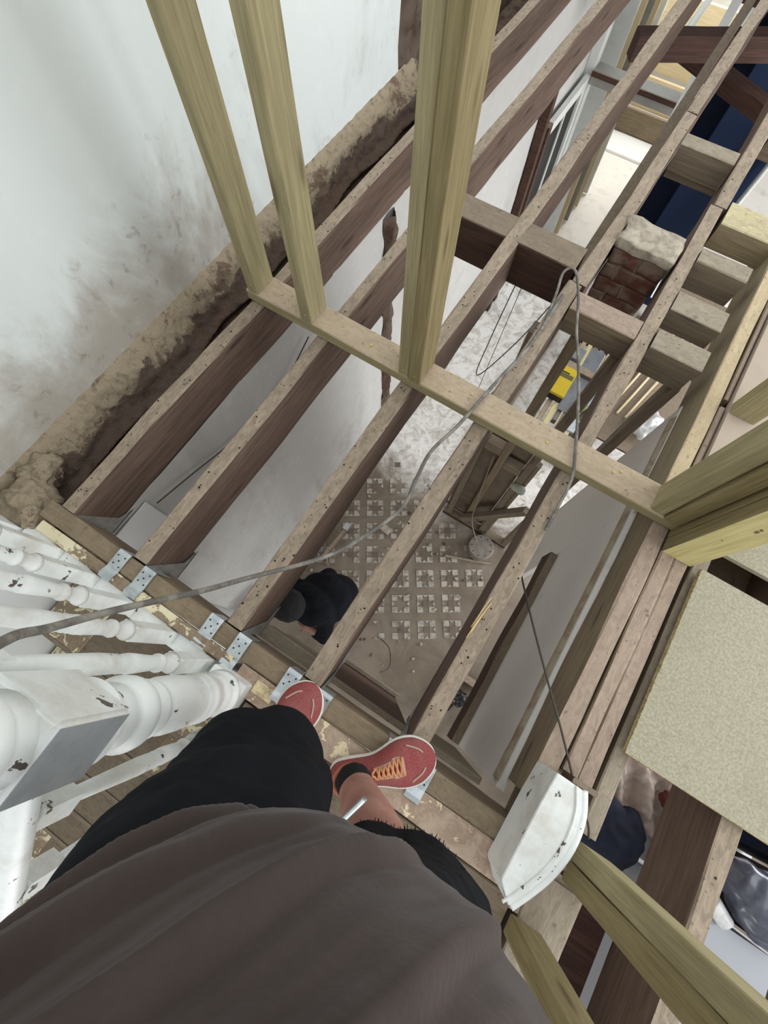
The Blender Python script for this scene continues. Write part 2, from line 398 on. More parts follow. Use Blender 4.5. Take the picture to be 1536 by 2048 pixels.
# upstairs party wall: plaster sheet with a ragged lower edge, 25 mm thick
def plaster_wall(name, x, y0, y1, zt, edge, mat, thick=.022, n=160, yedge=None):
    vs_, fs = [], []
    rows = 10
    for side, xx in ((0, x), (1, x - thick)):
        for i in range(n + 1):
            y = y0 + (y1 - y0) * i / n; zb = edge(y)
            for j in range(rows + 1):
                f = j / rows; yy = y
                if yedge and i == n: yy = y1 + yedge(zb + (zt - zb) * f)
                vs_.append((xx, yy, zb + (zt - zb) * f ** 1.5))
    N = (n + 1) * (rows + 1)
    for i in range(n):
        for j in range(rows):
            a = i * (rows + 1) + j; b = a + rows + 1
            fs.append((a, b, b + 1, a + 1)); fs.append((N + a, N + a + 1, N + b + 1, N + b))
        a = i * (rows + 1); b = a + rows + 1; fs.append((a, N + a, N + b, b))
    for i in (0, n):
        for j in range(rows):
            a = i * (rows + 1) + j; fs.append((a, a + 1, N + a + 1, N + a))
    me = bpy.data.meshes.new(name); me.from_pydata(vs_, [], fs); me.update(); return link(name, me, mat)
rag = lambda y: -.004 + .012 * NZ(y * 9, 1) + .006 * NZ(y * 40, 5)
wl = struct(plaster_wall('wall_left', -1.37, -.30, 2.30, 3.0, rag, M_plup, yedge=lambda z: .03 * NZ(z * 6, 3) + .012 * NZ(z * 25, 8)))
struct(plaster_wall('wall_left', -1.37, 2.55, 7.0, 3.0, lambda y: .05 + rag(y), M_plup))
struct(slab('wall_left', -1.62, -1.395, -.30, 9.0, -.34, 3.0, M_rubble))
# ragged band of old plaster and brick between plaster and floor void
def band(u, v):
    y = -.30 + 2.75 * u; n1 = NZ(y * 7, v * 3); n2 = NZ(y * 26, v * 9, 4)
    prof = [(-1.372, .004), (-1.352, -.02), (-1.335, -.06), (-1.32, -.10), (-1.30, -.145), (-1.265, -.165), (-1.29, -.20), (-1.345, -.24)]
    f = v * (len(prof) - 1); i = min(int(f), len(prof) - 2); t = f - i
    x = prof[i][0] * (1 - t) + prof[i + 1][0] * t; z = prof[i][1] * (1 - t) + prof[i + 1][1] * t
    k = min(1, v * 3)
    wid = 1 + .5 * k * NZ(y * 3.1, 2)
    return (-1.372 + (x + 1.372) * wid + .012 * n1 * k + .007 * n2 * k + .005 * NZ(y * 60, v * 22) * k, y, z + .012 * n1 * k + .006 * n2)
struct(grid_strip('trim_1', band, 420, 36, M_band))
def chase(u, v):
    z = -.05 + 3.0 * u; y = 2.30 + .26 * v; k = sin(pi * v)
    return (-1.385 + .02 * k + .03 * NZ(z * 8, y * 14) * k + .012 * NZ(z * 30, y * 30), y + .015 * NZ(z * 10, v), z)
M_chase = simple('old_wall_chase', (104, 90, 80), .95, 0, .1, var=.9, var_col=(66, 50, 42), vscale=7, bump=.9)
struct(grid_strip('trim_2', chase, 160, 14, M_chase))
# corner lump of torn plaster at the near end of the band
def lump(co_): return .02 * NZ(co_.x * 22, co_.y * 22, co_.z * 22) + .012 * NZ(co_.x * 60, co_.y * 60, co_.z * 60)
ck = blobs('plaster_lump', [('e', (-1.27, -.215, -.06), (.09, .085, .08)), ('e', (-1.21, -.235, -.05), (.055, .06, .06)), ('e', (-1.33, -.12, -.07), (.06, .09, .07))], M_band, voxel=.008, smooth=2, disp=lump)
tag(ck, 'torn lump of crumbling plaster at the corner where the landing edge meets the white wall', 'plaster')
for i, (y, s) in enumerate(((.02, .045), (-.04, .03), (.10, .05), (.21, .04), (.33, .035), (-.09, .035))):
    c = blobs('rubble_stone', [('e', (-1.22 + .02 * (i % 2), y, -.20), (s, s * 1.2, s * .8))], M_rubble, voxel=.008, smooth=1, disp=lump)
    tag(c, 'dusty lump of rubble in the gap between torn wall and first joist', 'rubble', 'rubble in the wall gap')
# stairwell and lower party walls
struct(slab('wall_left', -1.42, -1.20, -3.2, -.285, FZ, 3.0, M_plstair))
def lowwall(u, v):
    y = -.284 + 9.25 * u; z = -.205 - (2.6) * v
    return (-1.072 + .006 * NZ(y * 2, z * 2) + .003 * NZ(y * 9, z * 9), y, z)
struct(grid_strip('wall_left', lowwall, 160, 50, M_pllow))
struct(slab('wall_left', -1.36, -1.085, -.285, 9.0, FZ, -.215, M_rubble))
struct(slab('wall_back', -1.2, 4.2, -3.3, -3.2, FZ, 1.0, M_plstair))
def scar(u, v):
    z = -.22 - 1.9 * u; y = 1.70 + .10 * v + .02 * NZ(z * 7, 1)
    return (-1.066 + .03 * sin(pi * v) + .02 * NZ(z * 14, v * 5), y + .02 * NZ(z * 9, v * 3), z)
struct(grid_strip('trim_3', scar, 90, 8, M_chase))
struct(slab('trim_4', -1.0665, -1.063, -.20, .0, -.56, -.24, simple('pale_wall_patch', (224, 224, 223), .8)))  # thin paler patch on the lower wall
struct(slab('wall_front', -1.25, 4.2, 8.4, 8.6, FZ, .3, M_plright))
struct(slab('wall_right', 4.1, 4.3, -3.2, 1.6, FZ, .3, M_plright)); struct(slab('wall_right', 4.1, 4.3, 5.0, 9, FZ, .3, M_plright))

# ============================================================ JOISTS
def joist(label, p0, p1, w_=.052, h_=.212, mat=M_old, top=0.0, wav=.006, **k):
    o = timber('floor_joist', (p0[0], p0[1], top - h_ / 2), (p1[0], p1[1], top - h_ / 2), w_, h_, mat, jit=.003, wav=wav, **k)
    tag(o, label, 'joist'); return o
jA = joist('old floor joist nearest the torn wall, first from the left', (-1.103, -.156), (-1.08, 4.4), .054)
jB = joist('old floor joist second from the torn wall', (-.793, -.156), (-.785, 4.7), .052)
jC = joist('old floor joist running up past the foot of the double post', (-.422, -.156), (-.43, 4.7), .058)
jD = joist('long old joist ending at the left shoe, grain scratched on top', (-.132, -.156), (-.108, 1.60), .060)
jD2 = joist('second length of old joist past the slack cable loop, carrying the brick pier', (-.095, 1.605), (-.078, 2.80), .056)
jD3 = joist('far length of old joist beside the navy wall', (-.078, 2.805), (-.058, 4.6), .056)
jE = joist('old floor joist ending under the right shoe', (.212, -.156), (.222, 2.30), .056)
jE2 = joist('far length of joist right of the navy wall', (.235, 2.305), (.262, 4.6), .058)
# small splinters, nail holes on joists
def nail_holes(parent, x0, x1, ys):
    bm = bmesh.new()
    for y in ys:
        for q in range(random.choice((1, 2, 2, 3))):
            x = random.uniform(x0, x1); yy = y + random.uniform(-.02, .02)
            bmesh.ops.create_circle(bm, cap_ends=True, segments=8, radius=random.uniform(.0018, .0032), matrix=Matrix.Translation((x, yy, .0042)))
    o = bm_obj('nail_holes', bm, M_hole, parent); o['kind'] = 'stuff'
    return o
for j, a, b, y1 in ((jA, -1.12, -1.075, 2), (jB, -.81, -.77, 2.2), (jC, -.44, -.40, 2.6), (jD, -.15, -.115, 1.6), (jE, .195, .235, 2.2)):
    nail_holes(j, a, b, [(-.05 + .17 * i + random.uniform(-.03, .03)) for i in range(int(y1 / .17))])
# dark splintered patch on joist E
for dx, dy in ((0, 0), (.004, .02), (-.003, .035)):
    tube('splinter', [(.186 + dx, .19 + dy, .004), (.19 + dx, .25 + dy, .008), (.196 + dx, .30 + dy, .004)], .0016, simple('fresh_splinter', (214, 186, 132), .8), jE, seg=5, res=3)

# noggins and beams between the joists
def piece(name, label, cat, *a, **k):
    o = bx(name, *a, **k); return tag(o, label, cat)
piece('cross_beam', 'dark cross beam between the second joist and the hall partition, nearest the lower doorway', 'beam', -.765, -.14, 1.66, 1.79, -.20, -.002, M_dark)
piece('noggin', 'dusty noggin nailed between joists just below the slack cable loop', 'noggin', -.078, .19, 1.475, 1.57, -.06, .003, M_pink)
piece('noggin', 'thin under-plate below the noggin beside the slack cable loop', 'noggin', -.076, .192, 1.480, 1.565, -.125, -.062, M_grey)
piece('noggin', 'dusty noggin right of the fifth joist, nearest the tall plaster panel', 'noggin', .253, .455, 1.475, 1.575, -.06, .003, M_grey)
piece('noggin', 'thin under-plate beneath the noggin nearest the tall plaster panel', 'noggin', .253, .450, 1.480, 1.565, -.14, -.062, M_grey)
piece('noggin', 'flat wide noggin second in line right of the fifth joist', 'noggin', .253, .455, 1.685, 1.79, -.10, .0, M_grey)
piece('noggin', 'noggin third in line right of the fifth joist, level with the brick pier', 'noggin', .253, .46, 1.97, 2.055, -.13, .0, M_grey)
piece('noggin', 'light-topped wide noggin furthest right near the frame edge', 'noggin', .268, .70, 2.215, 2.36, -.11, .004, m_wood('lime_splashed_timber', (140, 126, 100), (164, 148, 118), (96, 80, 62), dust=((206, 194, 150), (168, 156, 132)), dustamt=1.0))
piece('noggin', 'noggin crossing in front of the navy wall', 'noggin', -.046, .20, 2.585, 2.67, -.12, .0, M_grey)
piece('noggin', 'thin under-plate below the noggin crossing the navy wall', 'noggin', -.044, .20, 2.59, 2.66, -.15, -.122, M_grey)
piece('noggin', 'far noggin at the right frame edge beyond the joist joint', 'noggin', .285, .70, 2.90, 3.0, -.12, 0, M_grey)
# brick pier hanging between the fourth and fifth joist
pier = empty('brick_pier', (.06, 1.97, -.30)); tag(pier, 'broken brick pier with mortar top wedged between two joists', 'brickwork')
def rough_block(name, x0, x1, y0, y1, z0, z1, mat, parent, amp=.006, n=10):
    bm = bmesh.new(); addbox(bm, x0, x1, y0, y1, z0, z1)
    bmesh.ops.subdivide_edges(bm, edges=bm.edges, cuts=n, use_grid_fill=True)
    for v in bm.verts:
        q = v.co * 16; v.co += Vector((noise.noise(q), noise.noise(q + Vector((5, 1, 2))), noise.noise(q + Vector((1, 7, 3))))) * amp * 2
    return bm_obj(name, bm, mat, parent, smooth=True)
rough_block('mortar_cap', -.062, .180, 1.895, 2.05, -.03, .01, M_mortar, pier, .007)
for r in range(4):
    z1 = -.035 - r * .072; off = .0 if r % 2 == 0 else .06
    for (a, b) in ((-.058, .062 - off), (.070 - off, .176)):
        rough_block('brick', a, b, 1.90, 2.04, z1 - .064, z1, M_brick, pier, .004, 5)
rough_block('mortar_core', -.052, .170, 1.908, 2.035, -.32, -.03, M_mortar, pier, .003)
# dark crossed timbers far off
for lab, a, b, w_, h_ in (('dark crossed timber under the far joists, left diagonal', (-.65, 4.02, -.40), (.28, 4.62, -.40), .10, .14), ('dark crossed timber under the far joists, right diagonal', (-.40, 4.75, -.66), (.36, 4.30, -.62), .12, .10), ('dark trimmer beam closing the far end of the joists', (-.50, 4.87, -.30), (.9, 4.87, -.30), .07, .2)):
    tag(timber('dark_timber', a, b, w_, h_, M_reddark), lab, 'timber')

# header at the landing edge
hd = bx('landing_header', -1.17, .556, -.219, -.160, -.215, 0, M_old.copy() if False else M_dark, jit=.003, wav=.004); tag(hd, 'heavy old header beam along the landing edge carrying the joist ends', 'beam')
hd.data.materials[0] = M_grey2 = m_wood('weathered_header', (110, 94, 76), (134, 116, 94), (70, 56, 46), dust=((122, 108, 88), (148, 132, 108)), dustamt=.85)
n_ = bx('nosing_board', -1.14, -.36, -.258, -.224, -.02, .006, M_peel, jit=.002); tag(n_, 'narrow landing nosing with peeling cream paint beside the balusters', 'trim')
n2 = bx('nosing_board', -.18, .56, -.300, -.224, -.022, .004, M_peel2, jit=.002); tag(n2, 'bare landing nosing board with traces of cream paint under the right shoe', 'trim')
n3 = bx('landing_board', -.33, -.186, -.300, -.224, -.022, .003, M_peel2, jit=.002); tag(n3, 'short landing board with a cream paint patch between newel post and left shoe', 'board')
cream = slab('cream_patch', -.265, -.20, -.272, -.236, .0042, .0052, simple('cream_paint', (224, 206, 162), .6, var=.9, var_col=(140, 118, 94), vscale=24), n3)
for i, (y0, y1) in enumerate(((-.45, -.305), (-.60, -.455), (-.75, -.605), (-.9, -.755))):
    tag(bx('landing_board', -.26, .60, y0, y1, -.022, .0, M_floorb, jit=.001), ['sand coloured landing floorboard just behind the shoes', 'landing floorboard under the person, second from the nosing', 'landing floorboard under the person, third from the nosing', 'landing floorboard under the person, furthest back'][i], 'floorboard')
tag(bx('landing_joist', -.26, .60, -.90, -.302, -.2, -.024, M_dark), 'dark carcass timber under the landing floorboards', 'timber')
tag(slab('stair_apron_board', -.395, -.17, -.150, -.128, -.76, -.22, M_grey), 'lighter apron board hanging under the header left of the left shoe', 'board')
tag(slab('stair_apron_board', -.16, .19, -.150, -.128, -1.4, -.22, M_dark), 'dark brown apron board hanging under the header between the two joists at the shoes', 'board')
tag(bx('rail_timber', -.16, .20, -.126, -.10, -1.40, -1.35, M_grey), 'thin batten along the bottom of the dark apron board', 'batten')
tag(bx('ledger_timber', -.39, -.17, -.158, -.112, -.33, -.22, M_grey), 'stubby ledger timber under the header beside the third joist', 'timber')
tag(slab('stair_apron_board', .235, .47, -.150, -.128, -.75, -.22, M_grey), 'weathered apron board with a knot right of the right shoe', 'board')

# joist hangers (galvanised)
def hanger(x0, x1, label, straps=(1, 1), curl=False):
    r = empty('joist_hanger', ((x0 + x1) / 2, -.16, 0)); tag(r, label, 'bracket', 'joist hangers along the header')
    sw = .046
    for k, on in enumerate(straps):
        if not on: continue
        xa = x0 - sw if k == 0 else x1
        bm = bmesh.new(); th = .0015
        path = [(-.158, -.10), (-.1585, .0055), (-.17, .0075), (-.20, .007), (-.222, .006)]
        path += [(-.232, .010 if curl else .004), (-.245, .018 if curl else .0075), (-.258, .012 if curl else .0085)]
        rows = [[bm.verts.new((x, y, z)) for x in (xa, xa + sw)] for y, z in path] 
        low = [[bm.verts.new((x, y + (.0 if i > 1 else -th), z - th)) for x in (xa, xa + sw)] for i, (y, z) in enumerate(path)]
        for i in range(len(path) - 1):
            bm.faces.new((rows[i][0], rows[i][1], rows[i + 1][1], rows[i + 1][0])); bm.faces.new((low[i][0], low[i + 1][0], low[i + 1][1], low[i][1]))
            for e in (0, 1): bm.faces.new((rows[i][e], rows[i + 1][e], low[i + 1][e], low[i][e]))
        st = bm_obj('strap', bm, M_steel, r)
        bm = bmesh.new()
        for (hx, hy, hz) in ((.009, -.178, .0080), (.035, -.176, .0079), (.012, -.205, .0075), (.036, -.208, .0073), (.023, -.192, .0078)):
            bmesh.ops.create_circle(bm, cap_ends=True, segments=8, radius=.0026, matrix=Matrix.Translation((xa + hx, hy, hz + .0004)))
        bm_obj('nail_hole', bm, M_hole, st)
    for xa in (x0 - .0025, x1 + .001):
        bm = bmesh.new()
        v = [(-.158, 0.002), (-.10, -.19), (-.04, -.222), (-.158, -.222)]
        a = [bm.verts.new((xa, y, z)) for y, z in v]; b = [bm.verts.new((xa + .0015, y, z)) for y, z in v]
        bm.faces.new(a); bm.faces.new(list(reversed(b)))
        for i in range(4): bm.faces.new((a[i], a[(i + 1) % 4], b[(i + 1) % 4], b[i]))
        bm_obj('side_plate', bm, M_steel, r)
    slab('saddle', x0 - .0025, x1 + .0025, -.158, -.05, -.2235, -.2175, M_steel, r)
    return r
hanger(-1.132, -1.074, 'galvanised hanger at the first joist, hidden behind the header top', (0, 0))
hanger(-.820, -.764, 'galvanised joist hanger with a curled strap at the second joist', curl=True)
hanger(-.452, -.392, 'galvanised joist hanger with two dusty straps at the third joist', curl=False)
hanger(-.163, -.101, 'galvanised joist hanger beside the left shoe')
hanger(.184, .242, 'galvanised joist hanger partly under the right shoe')

# ============================================================ NEW STUD WALL
plate = bx('sole_plate', -1.13, .578, .838, .940, .006, .052, M_plate, jit=.001); tag(plate, 'dust covered new sole plate laid across the joists', 'timber')
def screw(parent, x, y, z):
    bm = bmesh.new(); bmesh.ops.create_cone(bm, cap_ends=True, segments=10, radius1=.0045, radius2=.004, depth=.002, matrix=Matrix.Translation((x, y, z)))
    bm_obj('screw_head', bm, simple('brass_screw', (206, 180, 120), .3, .8) if 'brass_screw' not in bpy.data.materials else bpy.data.materials['brass_screw'], parent)
for x, y in ((-1.0, .89), (-.6, .88), (-.2, .90), (.1, .875), (.33, .895), (.35, .91)): screw(plate, x, y, .0545)
def stud(label, x0, x1, y0, y1, z0=.0535, z1=2.4, mat=M_green, **k):
    o = bx('wall_stud', x0, x1, y0, y1, z0, z1, mat, jit=.0012, ch=.003, **k); return tag(o, label, 'stud')
s1 = stud('new upright stud nearest the torn wall, leftmost of the stud wall', -1.120, -1.075, .838, .936)
s2 = stud('new upright stud second from the torn wall', -.878, -.832, .838, .936)
s3 = stud('pale left half of the doubled post in the middle of the sole plate', -.462, -.418, .838, .936)
s4 = stud('darker right half of the doubled post in the middle of the sole plate', -.4165, -.372, .832, .940, mat=M_green2)
for s, x in ((s1, -1.098), (s2, -.855), (s3, -.44), (s4, -.395)):
    bm = bmesh.new(); bmesh.ops.create_cone(bm, cap_ends=True, segments=10, radius1=.0045, radius2=.004, depth=.002, matrix=Matrix.Translation((x, .8365 if s is not s4 else .831, .085)) @ Matrix.Rotation(pi / 2, 4, 'X')); bm_obj('screw_head', bm, bpy.data.materials['brass_screw'], s)
s5 = stud('upright stud at the right end of the sole plate, facing the joists', .479, .524, .846, .940)
s6 = stud('upright stud backing the end of the sole plate', .526, .575, .832, .940, mat=M_green2)
s7 = stud('thin stud of the corner bundle just past the plate end', .580, .675, .812, .857, z0=.001, mat=M_green2)
s8 = stud('pale freshly cut stud with printed marks, nearest face of the corner bundle', .582, .678, .764, .810, z0=.001, mat=[M_green2])
bm = bmesh.new(); v = [bm.verts.new(p) for p in ((.584, .7622, .002), (.676, .7622, .002), (.676, .7622, 2.4), (.584, .7622, 2.4))]; bm.faces.new(v)
ret = bmesh.ops.extrude_face_region(bm, geom=bm.faces[:]); bmesh.ops.translate(bm, verts=[e for e in ret['geom'] if isinstance(e, bmesh.types.BMVert)], vec=(0, -.002, 0))
me = bpy.data.meshes.new('planed_face'); bmesh.ops.recalc_face_normals(bm, faces=bm.faces); bm.to_mesh(me); bm.free()
pf = link('planed_face', me, None, s8)
M_pale2 = NT('pale_planed_face', .7)
g_ = M_pale2.coord((22, 22, 1.3)); f_ = M_pale2.noise(g_, 3, 6, .6, .4)
M_pale2.out(M_pale2.mix(M_pale2.ramp(f_, .35, .7), lin((222, 210, 154)), lin((198, 182, 122)))); me.materials.append(M_pale2.m)
# printed grading marks on the pale face
def text(body, size, mw, mat, parent, ext=.0004, name='printed_mark'):
    cu = bpy.data.curves.new(name, 'FONT'); cu.body = body; cu.size = size; cu.extrude = ext; cu.align_x = 'CENTER'; cu.align_y = 'CENTER'
    o = bpy.data.objects.new('tmp', cu); C.objects.link(o); bpy.context.view_layer.update()
    me_ = bpy.data.meshes.new_from_object(o.evaluated_get(bpy.context.evaluated_depsgraph_get())); bpy.data.objects.remove(o); me_.materials.clear()
    return link(name, me_, mat, parent, mw)
def onface(x, y, z, rz): # text on a face looking to -Y, rotated in that face
    return Matrix.Translation((x, y, z)) @ Matrix.Rotation(pi / 2, 4, 'X') @ Matrix.Rotation(rz, 4, 'Z')
text('C24', .016, onface(.632, .7592, .40, pi / 2), M_ink, s8); text('KD 47', .010, onface(.632, .7592, .33, pi / 2), M_ink, s8); text('-', .02, onface(.62, .7592, .22, 0), M_ink, s8)
s9 = stud('upright stud standing behind the corner bundle on the dusty board', .590, .680, 1.352, 1.398, z0=.013, mat=M_green)
s10 = stud('left post of the pair rising at the lower right, behind the white curved trim', .688, .785, -.150, -.100, z0=.001, mat=M_green)
s11 = stud('right post of the pair rising at the lower right', .688, .785, -.202, -.152, z0=.001, mat=M_green2)
s12 = stud('single post rising beside the hip of the person at the lower right', .612, .70, -.38, -.334, z0=.001, mat=M_green2)

# ============================================================ RIGHT-HAND PLATES, PANEL
tag(bx('joint_light_block', .545, .700, -.02, 2.7, -.32, -.225, M_dark, jit=.001), 'dark filler added beneath the plate timbers to block light through their joints', 'timber')  # added under the plates to stop light rising through the joints
tag(bx('wall_plate', .522, .577, -.08, .945, -.17, .0, M_pink, jit=.003, wav=.003), 'long old plate timber along the top of the plaster panel', 'timber')
M_newp = m_wood('dusty_new_pine', (138, 126, 102), (160, 147, 120), (104, 90, 68), dust=((180, 160, 128), (200, 182, 148)), dustamt=.9)
tag(bx('wall_plate', .505, .556, .95, 2.7, -.22, .0, M_newp, jit=.002, wav=.002), 'cleaner pale plate timber continuing beyond the sole plate', 'timber')
tag(bx('wall_plate', .583, .627, .03, .765, -.15, .001, M_pink, jit=.002), 'dusty plate timber just right of the dark joint', 'timber')
tag(bx('wall_plate', .628, .672, .03, .765, -.15, .0, M_pink, jit=.002), 'short dusty plate timber under the corner stud bundle', 'timber')
tag(bx('wall_plate', .564, .582, .95, 1.38, -.15, -.004, M_pink, jit=.001), 'thin dusty fillet strip beside the pale plate, nearer length', 'timber')
tag(bx('wall_plate', .564, .582, 1.415, 2.7, -.15, -.004, M_pink, jit=.001), 'thin dusty fillet strip beside the pale plate, further length', 'timber')
tag(bx('wall_plate', .692, .740, -.08, .86, -.16, -.018, M_grey, jit=.002), 'greenish bearer timber along the left edge of the chipboard', 'timber')
tag(bx('trimmer_timber', .56, .63, -.33, .02, -.20, -.004, M_grey, jit=.002), 'old trimmer end under the white curved trim', 'timber')
tag(bx('trimmer_timber', .632, .76, -.46, -.215, -.20, -.004, M_grey, jit=.002), 'old trimmer block between the posts at the lower right', 'timber')
def pan(u, v):
    y = -.12 + 1.06 * u; z = -.175 - .68 * v
    return (.500 + .003 * NZ(y * 4, z * 5), y, z)
pn = slab('plasterboard', .500, .528, -.12, .935, -.86, -.172, M_plright); tag(pn, 'long pale plaster panel hanging under the plate timber beside the fifth joist', 'panel')
pn2 = slab('plasterboard', .500, .528, .936, 1.46, -1.9, -.172, M_plright); tag(pn2, 'taller plaster panel beyond the sole plate behind the slanting stud', 'panel')
def lath(u, v):
    y = -.10 + 1.5 * u; zb = -.225 + .012 * NZ(y * 5) + .006 * NZ(y * 21)
    return (.4985 - .010 * sin(pi * v), y, -.165 + (zb + .165) * v)
tag(grid_strip('plaster_edge', lath, 120, 6, simple('raw_plaster_edge', (168, 156, 134), .9, var=.7, var_col=(128, 106, 84), vscale=16, bump=.6)), 'ragged raw plaster edge running below the plate timber', 'plaster')
tag(bx('panel_bearer', .462, .518, -.12, .92, -1.0, -.865, M_dark, jit=.003), 'dark bearer along the foot of the pale plaster panel', 'timber')
# partition frame under the joists at y=1.5
fr = empty('stud_frame', (.1, 1.52, FZ)); tag(fr, 'old stud partition frame standing on the tiled hall floor below the joists', 'partition')
bx('bottom_plate', -.22, .46, 1.485, 1.56, FZ + .001, FZ + .055, M_dark, fr)
for x in (-.188, -.02, .16, .41): bx('frame_stud', x, x + .05, 1.49, 1.56, FZ + .057, -.145 if x > -.1 else -.216, M_grey if x != -.02 else M_pink, fr)
bx('rail', -.136, -.022, 1.49, 1.555, -1.30, -1.20, M_pink, fr); bx('rail', .035, .155, 1.49, 1.555, -1.42, -1.34, M_grey, fr)
bx('brace', .21, .24, 1.50, 1.54, FZ + .06, -1.2, M_grey, fr)
tag(slab('hardboard_sheet', -.22, .16, 1.575, 1.585, FZ + .02, -1.22, M_card), 'dusty hardboard sheet behind the stud partition frame', 'board')
tag(timber('diagonal_brace', (-.02, 1.45, -2.55), (.36, 1.46, -1.75), .05, .06, M_grey), 'diagonal timber leaning in the stud frame opening', 'timber')
# hall partition along y (x ~ -.2..-.3) above y=1.6
hp = empty('hall_partition', (-.2, 3.0, FZ)); tag(hp, 'skeleton partition along the right side of the lower hall', 'partition')
bx('bottom_plate', -.27, -.20, 1.60, 4.7, FZ + .001, FZ + .06, M_grey, hp)
bx('top_plate', -.178, -.128, 1.81, 4.7, -.29, -.225, M_dark, hp)
bx('frame_stud', -.24, -.165, 4.6, 4.68, FZ + .065, -.85, M_dark, hp)
for y in (): bx('frame_stud', -.235, -.185, y, y + .07, FZ + .065, -.305, M_grey, hp)

# ============================================================ CHIPBOARD, right floor
cb = slab('chipboard_sheet', .705, 1.75, .160, .765, -.0, .0185, M_chip); tag(cb, 'big loose chipboard sheet lying over the joists at the right', 'board')
ed = slab('raw_edge', .7035, .7048, .160, .765, .0, .0185, M_chipedge, cb); ed2 = slab('raw_edge', .705, 1.75, .1585, .1598, .0, .0185, M_chipedge, cb)
tag(slab('chipboard_sheet', .752, 2.2, .848, 2.6, .0, .019, M_chip), 'fixed chipboard floor sheet behind the stud bundle at the right edge', 'board')
tag(slab('floor_panel', .588, .751, .865, 2.7, -.02, .012, simple('pinkish_dusty_board', (178, 162, 146), .9, var=.5, var_col=(160, 146, 130), vscale=4)), 'smooth dusty board beside the single stud behind the bundle', 'board')
joist('dark-faced joist of the side room running under the chipboard corner', (1.03, -1.2), (1.03, 2.2), .055, .24, M_old, top=-.006)
joist('next side room joist further right, under the chipboard sheet', (1.45, -1.2), (1.45, 2.2), .055, .24, M_old, top=-.006)
joist('side room joist between the plate and the dark-faced joist', (.715, -1.6), (.715, -.47), .05, .2, M_dark, top=-.05)
rs = slab('ceiling', .80, 2.2, .85, 2.6, -.26, -.25, M_dark); struct(rs)
tag(slab('dark_gap_sheet', .77, 1.0, -1.5, -.22, -.30, -.285, M_reddark), 'dark sheet added for the shaded gap below the posts at the lower right', 'board')  # added dark sheet standing in for the shade under the posts

# ============================================================ WHITE CURVED TRIM PIECE
tr = empty('curved_skirting', (.56, -.13, 0)); tag(tr, 'short white painted curved skirting piece lying at the right end of the header', 'trim')
inner = [(.513, .012), (.506, -.07), (.502, -.16), (.498, -.255)]
outer = [(.581, .011), (.600, -.035), (.607, -.085), (.603, -.135), (.588, -.19), (.565, -.24), (.536, -.292)]
def prism(name, poly, z0, z1, mat, parent):
    bm = bmesh.new(); a = [bm.verts.new((x, y, z0)) for x, y in poly]; b = [bm.verts.new((x, y, z1)) for x, y in poly]
    bm.faces.new(a); bm.faces.new(b)
    for i in range(len(poly)): j = (i + 1) % len(poly); bm.faces.new((a[i], a[j], b[j], b[i]))
    bmesh.ops.recalc_face_normals(bm, faces=bm.faces)
    bmesh.ops.bevel(bm, geom=bm.edges[:], offset=.002, segments=2, affect='EDGES'); return bm_obj(name, bm, mat, parent)
prism('flat_face', [(x, y) for x, y in outer] + list(reversed(inner)), .0045, .15, M_white, tr)
tube('moulding', [(x + .008, y, .135) for x, y in outer], .012, M_white, tr, seg=10)
tube('moulding', [(x - .016, y, .150) for x, y in outer], .004, M_white, tr, seg=8)
tag(bx('timber_offcut', .585, .655, .014, .028, .0, .075, M_dark), 'small dark wood strip against the end of the white curved trim', 'offcut')

# ============================================================ BALUSTRADE
def lathed_profile(zs): return zs
def baluster(x, y, zb, zt, label, sq=.042, lowsq=.25):
    r = empty('baluster', (x, y, zb)); tag(r, label, 'baluster')
    bm = bmesh.new(); h = zt - zb; a = sq / 2
    addbox(bm, x - a, x + a, y - a, y + a, zb, zb + lowsq)
    bmesh.ops.bevel(bm, geom=bm.edges[:], offset=.002, segments=1, affect='EDGES')
    bm_obj('square_base', bm, M_white, r)
    bm = bmesh.new(); s = (h - lowsq - .10)
    P = [(a * 1.25, 0), (a * 1.05, .012), (a * .80, .03), (a * .74, .05), (a * .78, .068), (a * 1.0, .074), (a * 1.03, .082), (a * .82, .090), (a * .80, .10),
         (a * .84, .14), (a * .97, .20), (a * 1.0, .235), (a * .8, .245), (a * .95, .255), (a * .75, .265), (a * .95, .275), (a * .78, .285), (a * .92, .30), (a * .95, .36), (a * .78, .50), (a * .66, .60)]
    k = s / .62
    P = [(q, z * k) for q, z in P] + [(a * .6, s * .985), (a * .98, s)]
    lathe(bm, P, x, y, 18, zb + lowsq); bm_obj('turned_shaft', bm, M_white, r, smooth=True)
    bm = bmesh.new(); addbox(bm, x - a, x + a, y - a, y + a, zt - .10, zt); bm_obj('square_top', bm, M_white, r)
    return r
for i, x in enumerate((-.428, -.572, -.730, -.890, -1.045)):
    baluster(x, -.283, -.02, .86, ['white turned baluster next to the newel post with dark paint chips', 'white turned baluster second from the newel post', 'white turned baluster crossed by the grey cable, third from the newel', 'white turned baluster fourth from the newel post', 'white turned baluster nearest the plaster wall'][i])
tag(bx('base_rail', -1.19, -.41, -.312, -.259, -.07, -.022, M_white), 'white painted string under the landing balusters', 'rail')
hr = tube('handrail', [(-1.195, -.283, .885), (-.8, -.283, .885), (-.405, -.283, .885)], .028, M_white, seg=12); tag(hr, 'white handrail over the landing balusters', 'handrail')
